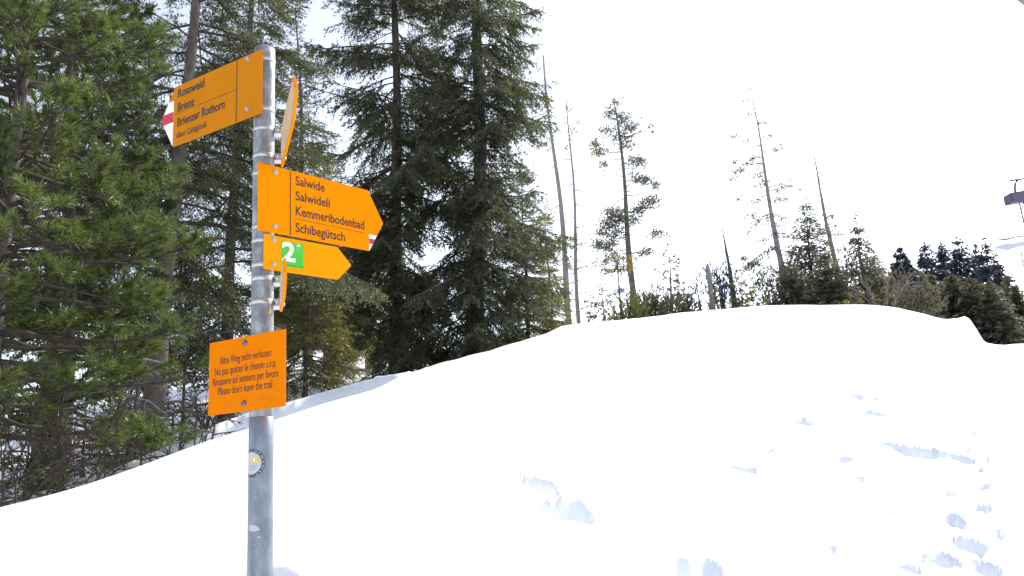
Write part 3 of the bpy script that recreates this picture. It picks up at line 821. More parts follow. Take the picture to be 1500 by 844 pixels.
clump_tree("bare_snag", (848, 473), (829, 143), 41, "slim dead spruce with thin level twigs, right of the tall bare snag", .13,
           [(832, 160, 4, 'lichen'), (838, 205, 4, 'lichen'), (840, 190, 6, 'lichen'), (828, 215, 5), (842, 350, 7, 'young'), (846, 175, 4)],
           'greyneedle', seed=2, group=G_R, cat="dead tree", tip=.2, style='spruce',
           bare=[(831, 165, 850, 155), (832, 185, 848, 180), (832, 180, 815, 192), (833, 200, 852, 192), (835, 235, 815, 240), (836, 250, 858, 262), (838, 280, 870, 290), (838, 270, 820, 285), (839, 300, 868, 312), (840, 335, 878, 340), (841, 360, 872, 358), (842, 380, 868, 400), (843, 395, 873, 392), (844, 410, 872, 428), (845, 430, 868, 432), (840, 320, 822, 330), (843, 400, 824, 415), (846, 445, 870, 455)])
clump_tree("pine_tree", (934, 464), (899, 143), 42, "slender leaning pine with separate dark foliage clumps, alone against the white sky", .235,
           [(903, 150, 8), (896, 168, 12), (913, 176, 14), (888, 188, 10), (925, 196, 12), (908, 200, 14), (918, 215, 12), (880, 232, 13, 'lichen'), (873, 222, 8, 'lichen'), (886, 245, 8), (930, 232, 13), (938, 240, 10), (953, 186, 4), (955, 184, 3),
            (934, 268, 12), (946, 272, 11), (961, 273, 8), (895, 312, 16), (908, 322, 18), (890, 330, 14), (902, 345, 14), (944, 302, 13), (957, 300, 11), (935, 312, 11), (924, 330, 12), (878, 362, 13), (893, 368, 12), (882, 345, 9, 'lichen'), (897, 352, 9, 'lichen'), (948, 366, 9), (960, 360, 10), (940, 375, 7)],
           'greyneedle', bark='barkpale', seed=3, group=G_R, bare=[(905, 175, 880, 172), (908, 210, 955, 190), (915, 260, 895, 255), (918, 290, 898, 302), (922, 320, 965, 325), (926, 380, 950, 385), (928, 410, 945, 420)])
clump_tree("larch_tree", (908, 467), (905, 368), 36, "small yellow lichen-covered conifer just left of the slender pine trunk", .07,
           [(880, 385, 13), (892, 378, 12), (905, 388, 13), (918, 380, 11), (898, 398, 11), (885, 398, 9), (912, 398, 9), (922, 392, 8), (900, 430, 9, 'greyneedle'), (890, 445, 8, 'greyneedle'), (915, 425, 8, 'greyneedle')], 'lichen', bark='twig', seed=4, group=G_R, style='spruce')
spruce("spruce_tree", (984, 462), (977, 342), 40, "thin sparse young spruce between the slender pine and the low stump sticks", 1.35, hb=.7, r0=.075, mat='greyneedle', seed=14, group=G_R, sparse=.45, taper=.85, dens=.8, droop=.15)
spruce("spruce_tree", (885, 468), (880, 410), 33, "small spruce bush low between the slim dead spruce and the slender pine", .9, hb=.05, r0=.04, mat='young', seed=15, group=G_R, dens=.6, sparse=.3)
spruce("spruce_tree", (862, 470), (858, 425), 34, "small feathery spruce at the foot of the slim dead spruce", .8, hb=.05, r0=.03, mat='greyneedle', seed=16, group=G_R, dens=.6, sparse=.3)
G_B = "low pine bushes along the snow ridge"
for i, (b, t, D, R, mt, lab) in enumerate([((921, 466), (922, 432), 30, .7, 'young', "yellow-green bush at the foot of the slender pine"),
                                           ((963, 462), (962, 421), 33, .95, 'farb', "rounded olive pine bush right of the slender pine"),
                                           ((945, 465), (943, 430), 33, .7, 'farb', "olive pine bush between the slender pine and the rounded bush"),
                                           ((1003, 459), (1003, 428), 34, .85, 'farb', "dark pine bush right of the thin sparse spruce"),
                                           ((1057, 453), (1052, 384), 36, 1.0, 'far', "dark bushy pine behind the short broken trunk"),
                                           ((1240, 447), (1238, 378), 40, 1.3, 'farb', "bushy dark pine at the foot of the long leaning snag"),
                                           ((1130, 449), (1128, 405), 37, 1.2, 'farb', "dark pine bush under the tufted leaning snag"),
                                           ((1298, 452), (1292, 400), 40, 1.2, 'farb', "olive pine bush behind the pale bare twigs"),
                                           ((1338, 460), (1336, 408), 42, 1.2, 'farb', "olive pine bush at the left foot of the far dark wood")]):
    bush("pine_bush", b, t, D, lab, R, mt, seed=i, group=G_B, n=420)
clump_tree("broken_trunk", (1045, 453), (1036, 389), 35, "short pale broken trunk with snapped top, standing on the ridge", .13, [], 'greyneedle', seed=5, cat="dead tree", tip=.75, k=8, bare=[(1037, 395, 1046, 402), (1040, 420, 1047, 425)])
clump_tree("dead_stick", (1028, 457), (1016, 397), 35, "thin pale pointed dead stick left of the short broken trunk", .06, [], 'greyneedle', seed=6, cat="dead tree", tip=.1, k=6, bare=[(1022, 425, 1012, 432), (1024, 435, 1030, 430)])
spruce("spruce_sapling", (1046, 455), (1046, 424), 33, "tiny bright green sapling at the foot of the short broken trunk", .26, hb=.05, r0=.02, mat='young', seed=34, dens=.5, cat="young tree", tint0=.9)
clump_tree("bare_snag", (1078, 452), (1058, 336), 38, "dark bare spire with one long limb to the right, behind the bushy pine", .19, [(1098, 384, 9), (1088, 381, 6), (1106, 386, 6)], 'greyneedle', bark='bark', seed=7, group=G_R, cat="dead tree", tip=.08, style='pine',
           bare=[(1066, 375, 1088, 383), (1067, 385, 1082, 398), (1061, 350, 1064, 347), (1063, 360, 1066, 358), (1064, 368, 1060, 372)])
spruce("spruce_tree", (1088, 452), (1080, 402), 34, "young yellow-green spruce right of the bare spire", 1.0, hb=.05, r0=.04, mat='young', seed=17, group=G_R, dens=.8, tint0=.35)
spruce("spruce_tree", (1110, 450), (1106, 420), 33, "low wide olive spruce left of the tufted leaning snag foot", .9, hb=.05, r0=.03, mat='young', seed=18, group=G_R, dens=.7, tint0=.2)
clump_tree("bare_snag", (1156, 449), (1107, 166), 42, "leaning grey snag hung with ragged drooping tufts, tallest on the right ridge", .205,
           [(1097, 132, 4), (1092, 150, 4), (1096, 166, 5), (1110, 180, 4), (1120, 183, 5), (1078, 207, 6), (1092, 203, 5), (1076, 233, 6), (1126, 200, 5), (1143, 217, 6), (1135, 222, 5), (1080, 250, 7), (1095, 240, 7), (1104, 232, 6), (1074, 262, 6), (1088, 258, 6), (1110, 258, 9), (1114, 268, 8), (1150, 270, 8), (1140, 276, 6), (1172, 283, 3), (1140, 297, 7), (1148, 295, 5),
            (1082, 292, 6), (1107, 296, 8), (1100, 318, 9), (1110, 325, 9), (1095, 332, 7), (1125, 318, 8), (1140, 330, 9), (1150, 345, 9), (1146, 318, 7), (1120, 352, 8), (1106, 378, 10), (1094, 388, 8), (1122, 372, 9), (1135, 362, 7), (1155, 372, 9), (1112, 396, 12), (1130, 400, 13), (1150, 405, 13), (1120, 418, 12), (1142, 425, 12), (1166, 392, 9)],
           'greyneedle', seed=8, group=G_R, cat="dead tree", tip=.12, style='spruce', bare=[(1112, 190, 1128, 196), (1115, 215, 1098, 210), (1122, 250, 1104, 250), (1130, 280, 1165, 282), (1108, 172, 1098, 135)])
cone_spruce("spruce_tree", (1192, 448), (1181, 290), 42, "dense grey-green spruce between the two leaning snags", 2.1, hb=.05, mat='greyneedle', seed=19, group=G_R, n=6500, size=.30, layers=22, thin=.3)
clump_tree("bare_snag", (1238, 448), (1190, 218), 44, "long leaning bare pointed snag right of the dense spruce", .20, [(1216, 318, 8), (1208, 335, 9), (1226, 345, 8), (1222, 330, 6), (1230, 365, 9)], 'greyneedle', seed=9, group=G_R, cat="dead tree", tip=.05, style='spruce',
           bare=[(1200, 265, 1216, 262), (1203, 280, 1197, 293), (1196, 245, 1193, 250), (1210, 300, 1215, 297), (1215, 320, 1222, 316), (1207, 290, 1203, 296)])
cone_spruce("spruce_tree", (1165, 449), (1158, 385), 37, "low dense spruce at the foot of the tufted snag", 1.5, hb=.02, mat='farb', seed=20, group=G_R, n=3600, size=.26, layers=13)
cone_spruce("spruce_tree", (1216, 448), (1206, 366), 38, "low dark spruce in front of the long leaning snag", 1.7, hb=.02, mat='farb', seed=21, group=G_R, n=4200, size=.26, layers=14)
cone_spruce("spruce_tree", (1268, 448), (1253, 312), 41, "spruce with sparse thin pointed top, right of the long leaning snag", 1.7, hb=.02, mat='greyneedle', seed=22, group=G_R, n=4500, size=.28, layers=20, thin=.42, taper=1.1)
cone_spruce("spruce_tree", (1288, 449), (1280, 370), 46, "small spruce right beside the sparse pointed spruce", 1.5, hb=.02, mat='farb', seed=23, group=G_R, n=3600, size=.28, layers=15)
spruce("spruce_tree", (1255, 450), (1250, 420), 34, "low ochre bush on the snow edge below the sparse pointed spruce", .7, hb=.03, r0=.03, mat='lichen', seed=24, group=G_R, dens=.6, tint0=.2)
spruce("spruce_tree", (1293, 452), (1290, 422), 34, "low ochre bush on the snow edge below the pale bare twigs", .8, hb=.03, r0=.03, mat='lichen', seed=25, group=G_R, dens=.6, tint0=.2)
bare_shrub("bare_shrub", (1292, 452), (1306, 388), 35, "leafless shrub of pale arching twigs right of the ochre bushes", 1.6, 'twigpale', seed=11, stems=8, r=.022, arch=.45, depth=2)

# the far dark wood at the right
G_F = "spruces of the far dark wood at right"
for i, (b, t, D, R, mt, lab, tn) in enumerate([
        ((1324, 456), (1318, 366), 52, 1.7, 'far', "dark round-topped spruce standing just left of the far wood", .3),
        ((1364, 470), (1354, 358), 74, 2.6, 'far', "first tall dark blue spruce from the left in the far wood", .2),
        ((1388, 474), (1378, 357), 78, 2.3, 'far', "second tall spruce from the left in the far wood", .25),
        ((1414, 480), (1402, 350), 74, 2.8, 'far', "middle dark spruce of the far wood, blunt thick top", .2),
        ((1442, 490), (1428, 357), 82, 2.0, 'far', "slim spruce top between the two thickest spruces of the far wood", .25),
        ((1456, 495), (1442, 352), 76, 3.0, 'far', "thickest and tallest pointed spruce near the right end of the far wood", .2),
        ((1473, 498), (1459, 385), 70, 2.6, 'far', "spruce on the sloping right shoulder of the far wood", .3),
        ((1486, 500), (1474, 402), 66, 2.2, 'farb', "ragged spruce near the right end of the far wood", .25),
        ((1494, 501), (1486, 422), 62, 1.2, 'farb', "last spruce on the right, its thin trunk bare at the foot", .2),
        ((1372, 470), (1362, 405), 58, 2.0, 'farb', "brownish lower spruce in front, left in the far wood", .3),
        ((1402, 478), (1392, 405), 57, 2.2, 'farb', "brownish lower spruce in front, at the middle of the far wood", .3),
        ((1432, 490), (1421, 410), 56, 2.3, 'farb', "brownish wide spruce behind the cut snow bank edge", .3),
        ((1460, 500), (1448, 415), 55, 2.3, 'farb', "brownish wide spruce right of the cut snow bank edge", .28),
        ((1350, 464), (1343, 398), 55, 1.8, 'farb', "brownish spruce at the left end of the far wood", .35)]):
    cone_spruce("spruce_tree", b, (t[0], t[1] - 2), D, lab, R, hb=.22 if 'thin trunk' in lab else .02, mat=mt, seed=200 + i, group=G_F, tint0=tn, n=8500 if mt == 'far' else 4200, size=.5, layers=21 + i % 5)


# ------------------------------------------------------------------ the signpost
Z0 = ground_xy(*POLE_XY)
post = empty("signpost", (POLE_XY[0], POLE_XY[1], Z0), "grey galvanised steel hiking signpost with orange arrow signs and a notice board", "signpost")
OFF = np.array([POLE_XY[0], POLE_XY[1], Z0])
def loc(p): return np.asarray(p, float) + np.array([0, 0, ZE]) - OFF       # eye coordinates to post space


def ring_tube(name, r, z0, z1, mat, n=48, bevel=.002, cap=True, rows=2):
    bm = bmesh.new()
    zs = [(r - bevel, z0), (r, z0 + bevel)] + [(r, z0 + (z1 - z0) * k / rows) for k in range(1, rows)] + [(r, z1 - bevel), (r - bevel, z1)]
    rings = []
    for rr, z in zs:
        rings.append([bm.verts.new((rr * math.cos(a), rr * math.sin(a), z)) for a in np.arange(n) * 2 * math.pi / n])
    for a, b in zip(rings, rings[1:]):
        for i in range(n): bm.faces.new((a[i], a[(i + 1) % n], b[(i + 1) % n], b[i]))
    if cap:
        bm.faces.new(rings[-1]); bm.faces.new(rings[0][::-1])
    me = bm_mesh(name, bm, mat)
    for p in me.polygons: p.use_smooth = len(p.vertices) == 4
    return me


zt = lambda z: z + ZE - Z0          # eye height to post space
link("pole", ring_tube("pole", .0296, zt(.14), zt(1.236), M['zinc2'], bevel=.003, rows=12), post)
link("pole_sleeve", ring_tube("pole_sleeve", .0318, -.6, zt(.152), M['zinc'], bevel=.002, rows=12), post)
BAND = {}
for z, tone in [(1.193, 0), (1.033, 0), (.9727, 1), (.89, 1), (.836, 0), (.676, 0), (.636, 0), (.566, 0), (.5277, 1), (.462, 1), (.3487, 0), (.1884, 0)]:
    if 'b' not in BAND: BAND['b'] = ring_tube("clamp_band", .0309, -.0068, .0068, M['steel'], bevel=.0006, cap=False)
    link("clamp_band", BAND['b'], post, (0, 0, zt(z)))


def frame_mat(A, u, nrm):
    """sign space: x along u, y up, z out of the face; A in post space"""
    return Matrix(((u[0], 0, nrm[0], A[0]), (u[1], 0, nrm[1], A[1]), (u[2], 1, nrm[2], A[2]), (0, 0, 0, 1)))


def prism(name, pts, th, mat, z0=0.0, bevel=0.0):
    """outline in x,y; front face at z0, thickness th towards -z"""
    bm = bmesh.new()
    f = [bm.verts.new((x, y, z0)) for x, y in pts]; b = [bm.verts.new((x, y, z0 - th)) for x, y in pts]
    bm.faces.new(f); bm.faces.new(b[::-1]); n = len(pts)
    for i in range(n): bm.faces.new((f[i], b[i], b[(i + 1) % n], f[(i + 1) % n]))
    bmesh.ops.recalc_face_normals(bm, faces=bm.faces)
    if bevel: bmesh.ops.bevel(bm, geom=bm.edges[:], offset=bevel, segments=2, affect='EDGES', clamp_overlap=True)
    return bm_mesh(name, bm, mat)


def rounded(pts, r, seg=4):
    """round the corners of an outline"""
    out = []; n = len(pts)
    for i in range(n):
        p0, p, p1 = (np.array(pts[j % n], float) for j in (i - 1, i, i + 1))
        a = norm(p0 - p); b = norm(p1 - p)
        rr = min(r, .4 * np.linalg.norm(p0 - p), .4 * np.linalg.norm(p1 - p))
        for t in np.linspace(0, 1, seg + 1):
            q = (1 - t) ** 2 * (p + a * rr) + 2 * t * (1 - t) * p + t * t * (p + b * rr)
            out.append(tuple(q))
    return out


_hc = bpy.data.curves.new("txt", 'FONT'); _hc.body = "H"; _hc.size = 1.0
_o = bpy.data.objects.new("txt", _hc); COL.objects.link(_o)
_m = bpy.data.meshes.new_from_object(_o.evaluated_get(bpy.context.evaluated_depsgraph_get()))
CAPH = max(v.co.y for v in _m.vertices) - min(v.co.y for v in _m.vertices)
bpy.data.objects.remove(_o); bpy.data.meshes.remove(_m)


def text_mesh(body, cap, width, mat, bold=0.0, name="lettering"):
    """letters with their baseline at y=0, from x=0; cap height and total width in metres"""
    c = bpy.data.curves.new("txt", 'FONT'); c.body = body; c.size = 1.0; c.resolution_u = 3; c.offset = bold
    o = bpy.data.objects.new("txt", c); COL.objects.link(o)
    dg = bpy.context.evaluated_depsgraph_get()
    me = bpy.data.meshes.new_from_object(o.evaluated_get(dg)); bpy.data.objects.remove(o)
    n = len(me.vertices); co = np.empty(n * 3, np.float32); me.vertices.foreach_get("co", co); co = co.reshape(-1, 3)
    x0, x1 = co[:, 0].min(), co[:, 0].max()
    co[:, 0] = (co[:, 0] - x0) * width / (x1 - x0); co[:, 1] *= cap / CAPH; co[:, 2] = 0
    me.vertices.foreach_set("co", co.ravel()); me.materials.clear(); me.materials.append(mat); me.name = name; me.update()
    return me


def hexbolt(name, r, h, mat, washer=True):
    bm = bmesh.new()
    def cyl(r_, z0, z1, n, ph=0.2, dome=0):
        a = [bm.verts.new((r_ * math.cos(t + ph), r_ * math.sin(t + ph), z0)) for t in np.arange(n) * 2 * math.pi / n]
        b = [bm.verts.new((r_ * .98 * math.cos(t + ph), r_ * .98 * math.sin(t + ph), z1 - dome)) for t in np.arange(n) * 2 * math.pi / n]
        c = [bm.verts.new((r_ * .72 * math.cos(t + ph), r_ * .72 * math.sin(t + ph), z1)) for t in np.arange(n) * 2 * math.pi / n]
        for i in range(n):
            j = (i + 1) % n
            bm.faces.new((a[i], a[j], b[j], b[i])); bm.faces.new((b[i], b[j], c[j], c[i]))
        bm.faces.new(c)
    if washer: cyl(r * 1.25, 0, h * .25, 20, dome=.0003)
    cyl(r, h * .2, h, 6 if washer else 16, dome=h * .25)
    return bm_mesh(name, bm, mat)


BOLT = hexbolt("bolt", .0062, .006, M['bolt'])
def socket_bolt():
    bm = bmesh.new(); n = 20
    prof = [(.0085, 0), (.0085, .002), (.0078, .0032), (.0066, .0032), (.0060, .0050), (.0052, .0055), (.0032, .0052), (.0030, .0022)]
    rings = [[bm.verts.new((r * math.cos(t), r * math.sin(t), z)) for t in np.arange(n) * 2 * math.pi / n] for r, z in prof]
    for a, b in zip(rings, rings[1:]):
        for i in range(n): bm.faces.new((a[i], a[(i + 1) % n], b[(i + 1) % n], b[i]))
    bm.faces.new(rings[-1])
    return bm_mesh("bolt", bm, M['darkbolt'], True)
SBOLT = socket_bolt()


def sign(name, A, d, nrm, outline, flip, label, mat=None, th=.0032, backing=True, r=.004):
    """outline in (distance from pole end along d, drop from the top); text space x runs left to right on the face"""
    A = loc(A)
    u = -np.asarray(d, float) if flip else np.asarray(d, float)
    o = link(name, prism(name, rounded([((-x if flip else x), -y) for x, y in outline], r), th, mat or M['orange'], bevel=.0007), post)
    o.matrix_local = frame_mat(A, u, np.asarray(nrm, float))
    o['label'] = label
    return o


def on(parent, name, me, x, y, z):
    o = link(name, me, parent); o.matrix_local = Matrix.Translation((x, y, z)); return o


def line_txt(parent, flip, body, x_left, y_base, cap, width, mat=None, bold=0.012, z=.0008):
    """x_left measured from the pole end along the sign"""
    return on(parent, "lettering", text_mesh(body, cap, width, mat or M['print'], bold), -x_left if flip else x_left, -y_base, z)


def bar(parent, name, flip, x0, y0, x1, y1, th, mat, z=.0007):
    """thin printed rule"""
    a = np.array([-x0 if flip else x0, -y0]); b = np.array([-x1 if flip else x1, -y1]); n = norm(np.array([-(b - a)[1], (b - a)[0]])) * th / 2
    return on(parent, name, prism(name, [a - n, b - n, b + n, a + n], .0003, mat), 0, 0, z)


def patch(parent, name, flip, pts, mat, z=.0006):
    return on(parent, name, prism(name, [((-x if flip else x), -y) for x, y in pts], .0003, mat), 0, 0, z)


mm = .001
# sign 1, pointing left
R = dict(A=[-.6755, 1.946, 1.2048], d=[-.8784, .4779, 0], n=[-.4779, -.8784, 0])
s1 = sign("direction_sign", R['A'], R['d'], R['n'], [(0, 0), (.3843, 0), (.4438, .101), (.3843, .2019), (0, .2019)], True, "upper orange arrow sign pointing left, white-red-white tip", M['orange_shaded'])
for body, xl, yb, cap, wd, bo in [("Rossweid", 367.5, 42, 28, 121, .018), ("Brienz", 367, 90, 28, 77, .018), ("Brienzer Rothorn", 366, 140, 28, 212, .018), ("über Lättgässli", 368, 178.5, 20, 135, .004)]:
    line_txt(s1, True, body, xl * mm, yb * mm, cap * mm, wd * mm, bold=bo)
bar(s1, "divider_line", True, .1043, .001, .1043, .2009, .0028, M['print'])
bar(s1, "rule_line", True, .1075, .0962, .381, .0952, .0011, M['print'])
patch(s1, "white_tip", True, [(.3853, .047), (.4113, .047), (.4428, .1012), (.3853, .1995)], M['white'])
patch(s1, "red_tip_band", True, [(.3859, .0835), (.4332, .0835), (.4433, .1012), (.4338, .1185), (.3859, .1185)], M['red'], .001)
for y in (12, 172): on(s1, "bolt", BOLT, -.0588, -y * mm, 0)
# sign 2, pointing right
S = dict(A=[-.6826, 1.9426, .8527], d=[.6764, .7365, 0], n=[.7365, -.6764, 0])
s2 = sign("direction_sign", S['A'], S['d'], S['n'], [(0, 0), (.3716, 0), (.4276, .0993), (.3716, .1987), (0, .1987)], False, "large orange arrow sign pointing right with four place names")
for body, xl, yb, wd in [("Salwide", 116, 41, 97), ("Salwideli", 116, 87, 114.5), ("Kemmeribodenbad", 116.5, 133, 237), ("Schibegütsch", 116, 183, 166)]:
    line_txt(s2, False, body, xl * mm, yb * mm, 27 * mm, wd * mm, M['brownprint'])
bar(s2, "divider_line", False, .0995, .003, .0995, .196, .0026, M['brownprint'])
bar(s2, "rule_line", False, .116, .1437, .3505, .1447, .001, M['brownprint'])
patch(s2, "white_tip", False, [(.3705, .1455), (.4005, .1455), (.3715, .1975), (.3705, .1975)], M['white'])
patch(s2, "red_tip_band", False, [(.3712, .159), (.3925, .159), (.3832, .1755), (.3712, .1755)], M['red'], .001)
for y in (16.8, 176.7): on(s2, "bolt", BOLT, .0523, -y * mm, 0)
# sign 3, small route arrow
T = dict(A=[-.6698, 1.9567, .647], d=[.683, .7304, 0], n=[.7304, -.683, 0])
s3 = sign("route_sign", T['A'], T['d'], T['n'], [(0, 0), (.2354, 0), (.2841, .0501), (.2354, .1002), (0, .1002)], False, "small plain orange arrow sign with green numbered sticker", M['orange_new'])
stk = patch(s3, "green_sticker", False, rounded([(.0523, .0125), (.1215, .0118), (.1212, .0838), (.0525, .084)], .002), M['green'], .0006)
on(stk, "numeral", text_mesh("2", .0515, .0420, M['white'], .03, "numeral"), .0535, -.0668, .0004)
on(stk, "asterisk", text_mesh("*", .034, .0135, M['pink'], .05, "asterisk"), .099, -.0500, .0004)
on(stk, "lettering", text_mesh("Snow Sandri. Trail", .0042, .058, M['greenink'], .01), .0615, -.0812, .0004)
for y in (12, 81.9): on(s3, "bolt", BOLT, .0294, -y * mm, 0)
# notice board
B = dict(A=[-.5932, 1.9013, .3667], d=[-.8788, .4772, 0], n=[-.4772, -.8788, 0])
s4 = sign("notice_board", B['A'], B['d'], B['n'], [(0, 0), (.2877, 0), (.2877, .1989), (0, .1989)], True, "square orange notice board with four lines in four languages", M['orange2'], r=.002)
for body, xl, yb, wd in [("Bitte Weg nicht verlassen", 242, 64.5, 191.5), ("Ne pas quitter le chemin s.v.p.", 263, 93.5, 231.5), ("Rimanere sul sentiero per favore", 270, 121, 246), ("Please don't leave the trail", 249, 147.5, 203)]:
    line_txt(s4, True, body, xl * mm, yb * mm, 20.5 * mm, wd * mm, M['brownprint'], bold=.0)
for y in (18, 178.3): on(s4, "bolt", SBOLT, -.1487, -y * mm, 0)
g = Geo()
def stroke(pts):
    P = np.array([(-x * mm, -y * mm, 0) for x, y in pts])
    for a, b in zip(P, P[1:]):
        n_ = norm(np.cross(b - a, [0, 0, 1.])) * .0004
        g.add(np.stack([a - n_, b - n_, b + n_, a + n_]), np.array([[0, 1, 2, 3]]))
for s_ in [[(224, 188), (221, 166), (210, 186), (207, 164)], [(200, 184), (197, 168), (188, 166)], [(196, 186), (186, 183), (185, 170)], [(124, 184), (121, 170), (112, 168)], [(122, 186), (112, 181)], [(98, 180), (97, 166)], [(88, 180), (86, 166), (76, 180), (74, 160)], [(70, 172), (62, 168)], [(56, 178), (52, 164), (44, 172)], [(54, 182), (38, 176)]]: stroke(s_)
on(s4, "scratches", g.mesh("scratches", M['scratch']), 0, 0, .0003)['label'] = "faint scratched marks along the lower edge of the board"


# two signs seen edge-on, held on brackets right of the pole and pointing at the viewer
def bm_box(bm, x0, x1, y0, y1, z0, z1):
    v = [bm.verts.new(p) for p in ((x0, y0, z0), (x1, y0, z0), (x1, y1, z0), (x0, y1, z0), (x0, y0, z1), (x1, y0, z1), (x1, y1, z1), (x0, y1, z1))]
    for f in ((3, 2, 1, 0), (4, 5, 6, 7), (0, 1, 5, 4), (1, 2, 6, 5), (2, 3, 7, 6), (3, 0, 4, 7)): bm.faces.new([v[i] for i in f])


def bracket():
    bm = bmesh.new()            # U-shaped clamp lug seen open from the front, with its screw
    bm_box(bm, .026, .0525, -.011, .011, .0068, .0088)
    bm_box(bm, .026, .0525, -.011, .011, -.0118, -.0098)
    bm_box(bm, .0500, .0525, -.011, .011, -.0098, .0068)
    bm_box(bm, .0330, .0460, -.004, .004, -.0096, .0066)
    return bm_mesh("bracket", bm, M['bolt'])
BRK = bracket()


def bracket_plate():
    bm = bmesh.new(); bm_box(bm, .030, .0485, -.013, -.0115, -.0225, -.0120); bm_box(bm, .0375, .041, -.0135, -.004, -.003, .002)
    return bm_mesh("bracket_plate", bm, M['white'])
BPL = bracket_plate()


def edge_sign(far_px, brk_px, tip_px, top_px, name, label):
    d0 = 2.075
    P0 = ray(*far_px) * d0
    tb = P0[2] / ray(*brk_px)[2]
    P1 = ray(*brk_px) * tb
    h = ray(*top_px)[2] * tb - P0[2]
    d = norm(np.array([P1[0] - P0[0], P1[1] - P0[1], 0])); L = math.hypot(P1[0] - P0[0], P1[1] - P0[1])
    nrm = np.array([d[1], -d[0], 0]);
    if nrm[0] < 0: nrm = -nrm                                    # painted face looks right, bare back looks left
    u = np.cross(np.array([0, 0, 1.]), nrm)
    sg = 1 if np.dot(u, d) > 0 else -1
    A = P0 + np.array([0, 0, h])
    o = link(name, prism(name, rounded([(0, 0), (sg * L, 0), (sg * (L + h * .5), -h / 2), (sg * L, -h), (0, -h)], .003), .0065, M['orange'], bevel=.0008), post)
    o.matrix_local = frame_mat(loc(A), u, nrm)
    o['label'] = label
    ins = .006
    on(o, "bare_back", prism("bare_back", [(sg * ins, -ins), (sg * (L - ins), -ins), (sg * (L + h * .5 - ins * 1.6), -h / 2), (sg * (L - ins), -h + ins), (sg * ins, -h + ins)], .0004, M['alu']), 0, 0, -.0067)
    for y in (.14, .82): on(o, "bolt", BOLT, sg * .018, -h * y, 0)
    return o


edge_sign((415, 246), (433, 176), (438, 129), (430, 112), "edge_on_sign", "upper arrow sign seen edge-on, right of the pole")
edge_sign((413.5, 457), (419, 432), (419, 398), (417, 378), "edge_on_sign", "lower small arrow sign seen edge-on, right of the pole")
aim = math.atan2(0.0, 1.0)
for z in (.9727, .89, .5277, .462):
    o = link("bracket", BRK, post, (0, 0, zt(z))); o.rotation_euler = (0, 0, math.radians(14))
    q = link("bracket_plate", BPL, o)


# stickers wrapped round the pole
def wrap(name, r, pts_uv, ang0, z, mat, parent):
    """triangulated fan patch bent onto the pole; pts in metres along the surface"""
    p0 = np.asarray(pts_uv, float); c = p0.mean(0); rings = 6
    if len(p0) < 12: p0 = np.concatenate([np.linspace(p0[i], p0[(i + 1) % len(p0)], 8)[:-1] for i in range(len(p0))])
    pts = p0
    V = []; F = []; n = len(pts)
    for k in range(rings + 1):
        q = c + (pts - c) * k / rings
        for x, y in q:
            a = ang0 + x / r; V.append((r * math.cos(a), r * math.sin(a), z + y))
    for k in range(rings):
        for i in range(n): F.append((k * n + i, k * n + (i + 1) % n, (k + 1) * n + (i + 1) % n, (k + 1) * n + i))
    return link(name, mesh_np(name, V, F, mat, smooth=True), parent)


circ = lambda r, n=40: [(r * math.cos(t), r * math.sin(t)) for t in np.arange(n) * 2 * math.pi / n]
to_cam = math.atan2(-POLE_XY[1], -POLE_XY[0])
sa = to_cam - math.radians(47)
zs_ = zt(.0335)
rk = wrap("round_sticker", .0321, circ(.037), sa, zs_, M['navy'], post); rk['label'] = "round sticker with dark ring and yellow diamond"
wrap("sticker_face", .0323, circ(.0285), sa - .03, zs_, M['stick'], rk)
wrap("sticker_diamond", .0325, [(-.013, .0085), (0.001, -.0015), (.019, .009), (.001, .0175)], sa + .25, zs_, M['yellow'], rk)
wrap("sticker_symbol", .03265, [(-.0025, -.0045), (.0025, -.0045), (.0025, .0045), (-.0025, .0045)], sa + .27, zs_ + .009, M['white'], rk)
for k, yy in enumerate((-.007, -.012, -.017)):
    wrap("sticker_line", .0325, [(-.012 + .002 * k, yy - .0008), (.014 - .003 * k, yy - .0008), (.014 - .003 * k, yy + .0008), (-.012 + .002 * k, yy + .0008)], sa + .1, zs_, M['zinc'], rk)
for k in range(9):
    a = math.radians(-60 + k * 15 + (k % 3) * 3)
    wrap("sticker_letter", .0323, [(.0328 * math.cos(a) + x, .0328 * math.sin(a) + y) for x, y in ((-.0016, -.0012), (.0016, -.0012), (.0016, .0012), (-.0016, .0012))], sa, zs_, M['stick'], rk)
tz = zt(-.137)
ts = wrap("torn_sticker", .0321, [(-.016, -.003), (-.004, -.0065), (.006, -.006), (.0165, -.0035), (.012, .004), (.004, .008), (-.006, .0095), (-.014, .007)], to_cam - .55, tz + .008, M['stick'], post)
ts['label'] = "torn white remains of a sticker low on the pole"
wrap("torn_scrap", .0321, [(0, -.002), (.008, -.001), (.0085, .004), (.004, .003)], to_cam - .28, tz - .014, M['stick'], ts)
wrap("torn_scrap", .0321, [(0, -.002), (.005, 0), (.009, .003), (.003, .001)], to_cam - .5, tz - .030, M['stick'], ts)
wrap("paint_smear", .0299, [(-.003, -.009), (.004, -.006), (.003, .006), (-.002, .009)], to_cam + .75, zt(.437), M['yellow'], post)

# ------------------------------------------------------------------ far right: lift gear and a distant ridge
def plumb_x(px, py, y):   # photo column of a plumb line through (px, py), read at row y
    vx, vy = 427.1, -4356.7
    return px + (px - vx) / (py - vy) * (y - py)


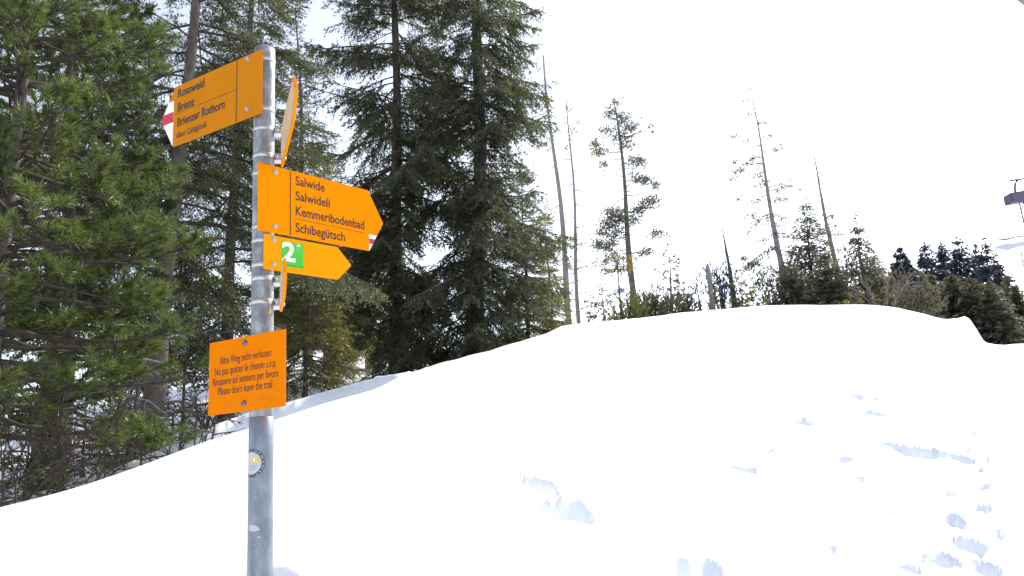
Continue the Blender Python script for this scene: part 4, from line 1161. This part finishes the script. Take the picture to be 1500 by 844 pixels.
# lattice mast with a dark box and a curved hook, its foot outside the frame
D = 30.0
bx = plumb_x(1502, 300, 520)
mast, mtop = tree_root("lift_mast", (bx, 520), (1502, 296), D, "dark box with curved hook on a lattice mast at the right edge", "lift mast", None)
Hm = mtop[2]; g = Geo(); hw = .11
for sx in (-1, 1):
    for sy in (-1, 1): g.add(*tubes(np.array([[[sx * hw, sy * hw, -.5], [sx * hw, sy * hw, Hm]]]), np.array([[.022, .022]]), 5))
nz = int(Hm / .28)
for k in range(nz):
    z0, z1 = k * Hm / nz, (k + 1) * Hm / nz
    for sy in (-1, 1): g.add(*tubes(np.array([[[(-1) ** k * hw, sy * hw, z0], [-(-1) ** k * hw, sy * hw, z1]], [[sy * hw, (-1) ** k * hw, z0], [sy * hw, -(-1) ** k * hw, z1]]]), np.full((2, 2), .014), 4))
link("lattice", g.mesh("lattice", M['mauve']), mast)
bm = bmesh.new(); bm_box(bm, -.56, .50, -.22, .22, Hm + .02, Hm + .36); bmesh.ops.bevel(bm, geom=bm.edges[:], offset=.03, segments=2, affect='EDGES')
for v in bm.verts: v.co.z += .10 * v.co.x
bo = link("box", bm_mesh("box", bm, M['mauve']), mast)
tt = np.linspace(0, 1, 10); Pp = np.stack([-.24 + .20 * (1 - np.cos(tt * 1.7)), 0 * tt, Hm + .34 + .48 * np.sin(tt * 1.5)], -1)
g = Geo(); g.add(*tubes(Pp[None], np.full((1, 10), .035), 7)); g.add(*tubes(np.array([[[-.32, 0, Hm + .80], [.25, 0, Hm + .84]]]), np.full((1, 2), .03), 6))
link("hook", g.mesh("hook", M['mauve'], smooth=True), mast)

# far pole with two cross-arms
D = 150.0
bx = plumb_x(1496, 373, 505)
fp, ftop = tree_root("utility_pole", (bx, 505), (1496, 369), D, "thin far pole with two cross-arms at the right edge, below the dark box", "pole", None)
g = Geo(); g.add(*tubes(np.array([[[0, 0, -1], [0, 0, ftop[2]]]]) + 0, np.array([[.14, .10]]), 6)); link("shaft", g.mesh("shaft", M['greymetal']), fp)
for z, l in ((ftop[2] - .35, .55), (ftop[2] - 1.75, 1.15)):
    g = Geo(); g.add(*tubes(np.array([[[-l, .05, z], [l, .05, z + .12]]]), np.array([[.09, .09]]), 4)); link("cross_arm", g.mesh("cross_arm", M['greymetal']), fp)

# bent tube dipping into the top right corner, on a tall shaft outside the frame
D = 13.0
bx = plumb_x(1530, 0, 560)
lm, ltop = tree_root("lamp_post", (bx, 560), (1530, 20), D, "bent grey metal tube dipping into the top right corner", "lamp post", None)
g = Geo(); g.add(*tubes(np.array([[[0, 0, -.6], [0, 0, ltop[2] + .3]]]), np.array([[.06, .05]]), 10)); link("shaft", g.mesh("shaft", M['greymetal'], smooth=True), lm)
tt = np.linspace(0, 2 * math.pi, 25); cx = at(1516, -16, D) - np.array(lm.location)
Pp = cx + np.stack([.30 * np.cos(tt), 0 * tt, .30 * np.sin(tt)], -1); g = Geo(); g.add(*tubes(Pp[None], np.full((1, 25), .034), 8)); link("bent_tube", g.mesh("bent_tube", M['greymetal'], smooth=True), lm)

# distant snowy ridge with a thin dark rock line on its top
pts = [(1440, 356), (1458, 352), (1472, 351.5), (1486, 348), (1500, 346), (1560, 340), (1700, 330), (1900, 345)]
D = 900.0
V = []
for x, y in pts:
    p = at(x, y, D); q = p.copy(); q[:2] *= .72; q[2] = 20; r_ = p.copy(); r_[:2] *= 1.3; r_[2] = 20; V += [q, p, r_]
F = [(3 * i + k, 3 * i + 3 + k, 3 * i + 4 + k, 3 * i + 1 + k) for i in range(len(pts) - 1) for k in (0, 1)]
rd = link("distant_hill", mesh_np("distant_hill", V, F, M['snow'])); setp(rd, "distant snowy ridge behind the far wood at right", None, None, 'structure')
g = Geo()
P_ = np.array([at(x, y - .3, D * .995) for x, y in pts[1:]]); g.add(*tubes(P_[None], np.array([[.5, 1.2, .8, .9, 1.0, 1.2, .8]]), 5))
link("rock_line", g.mesh("rock_line", M['rock']), rd)
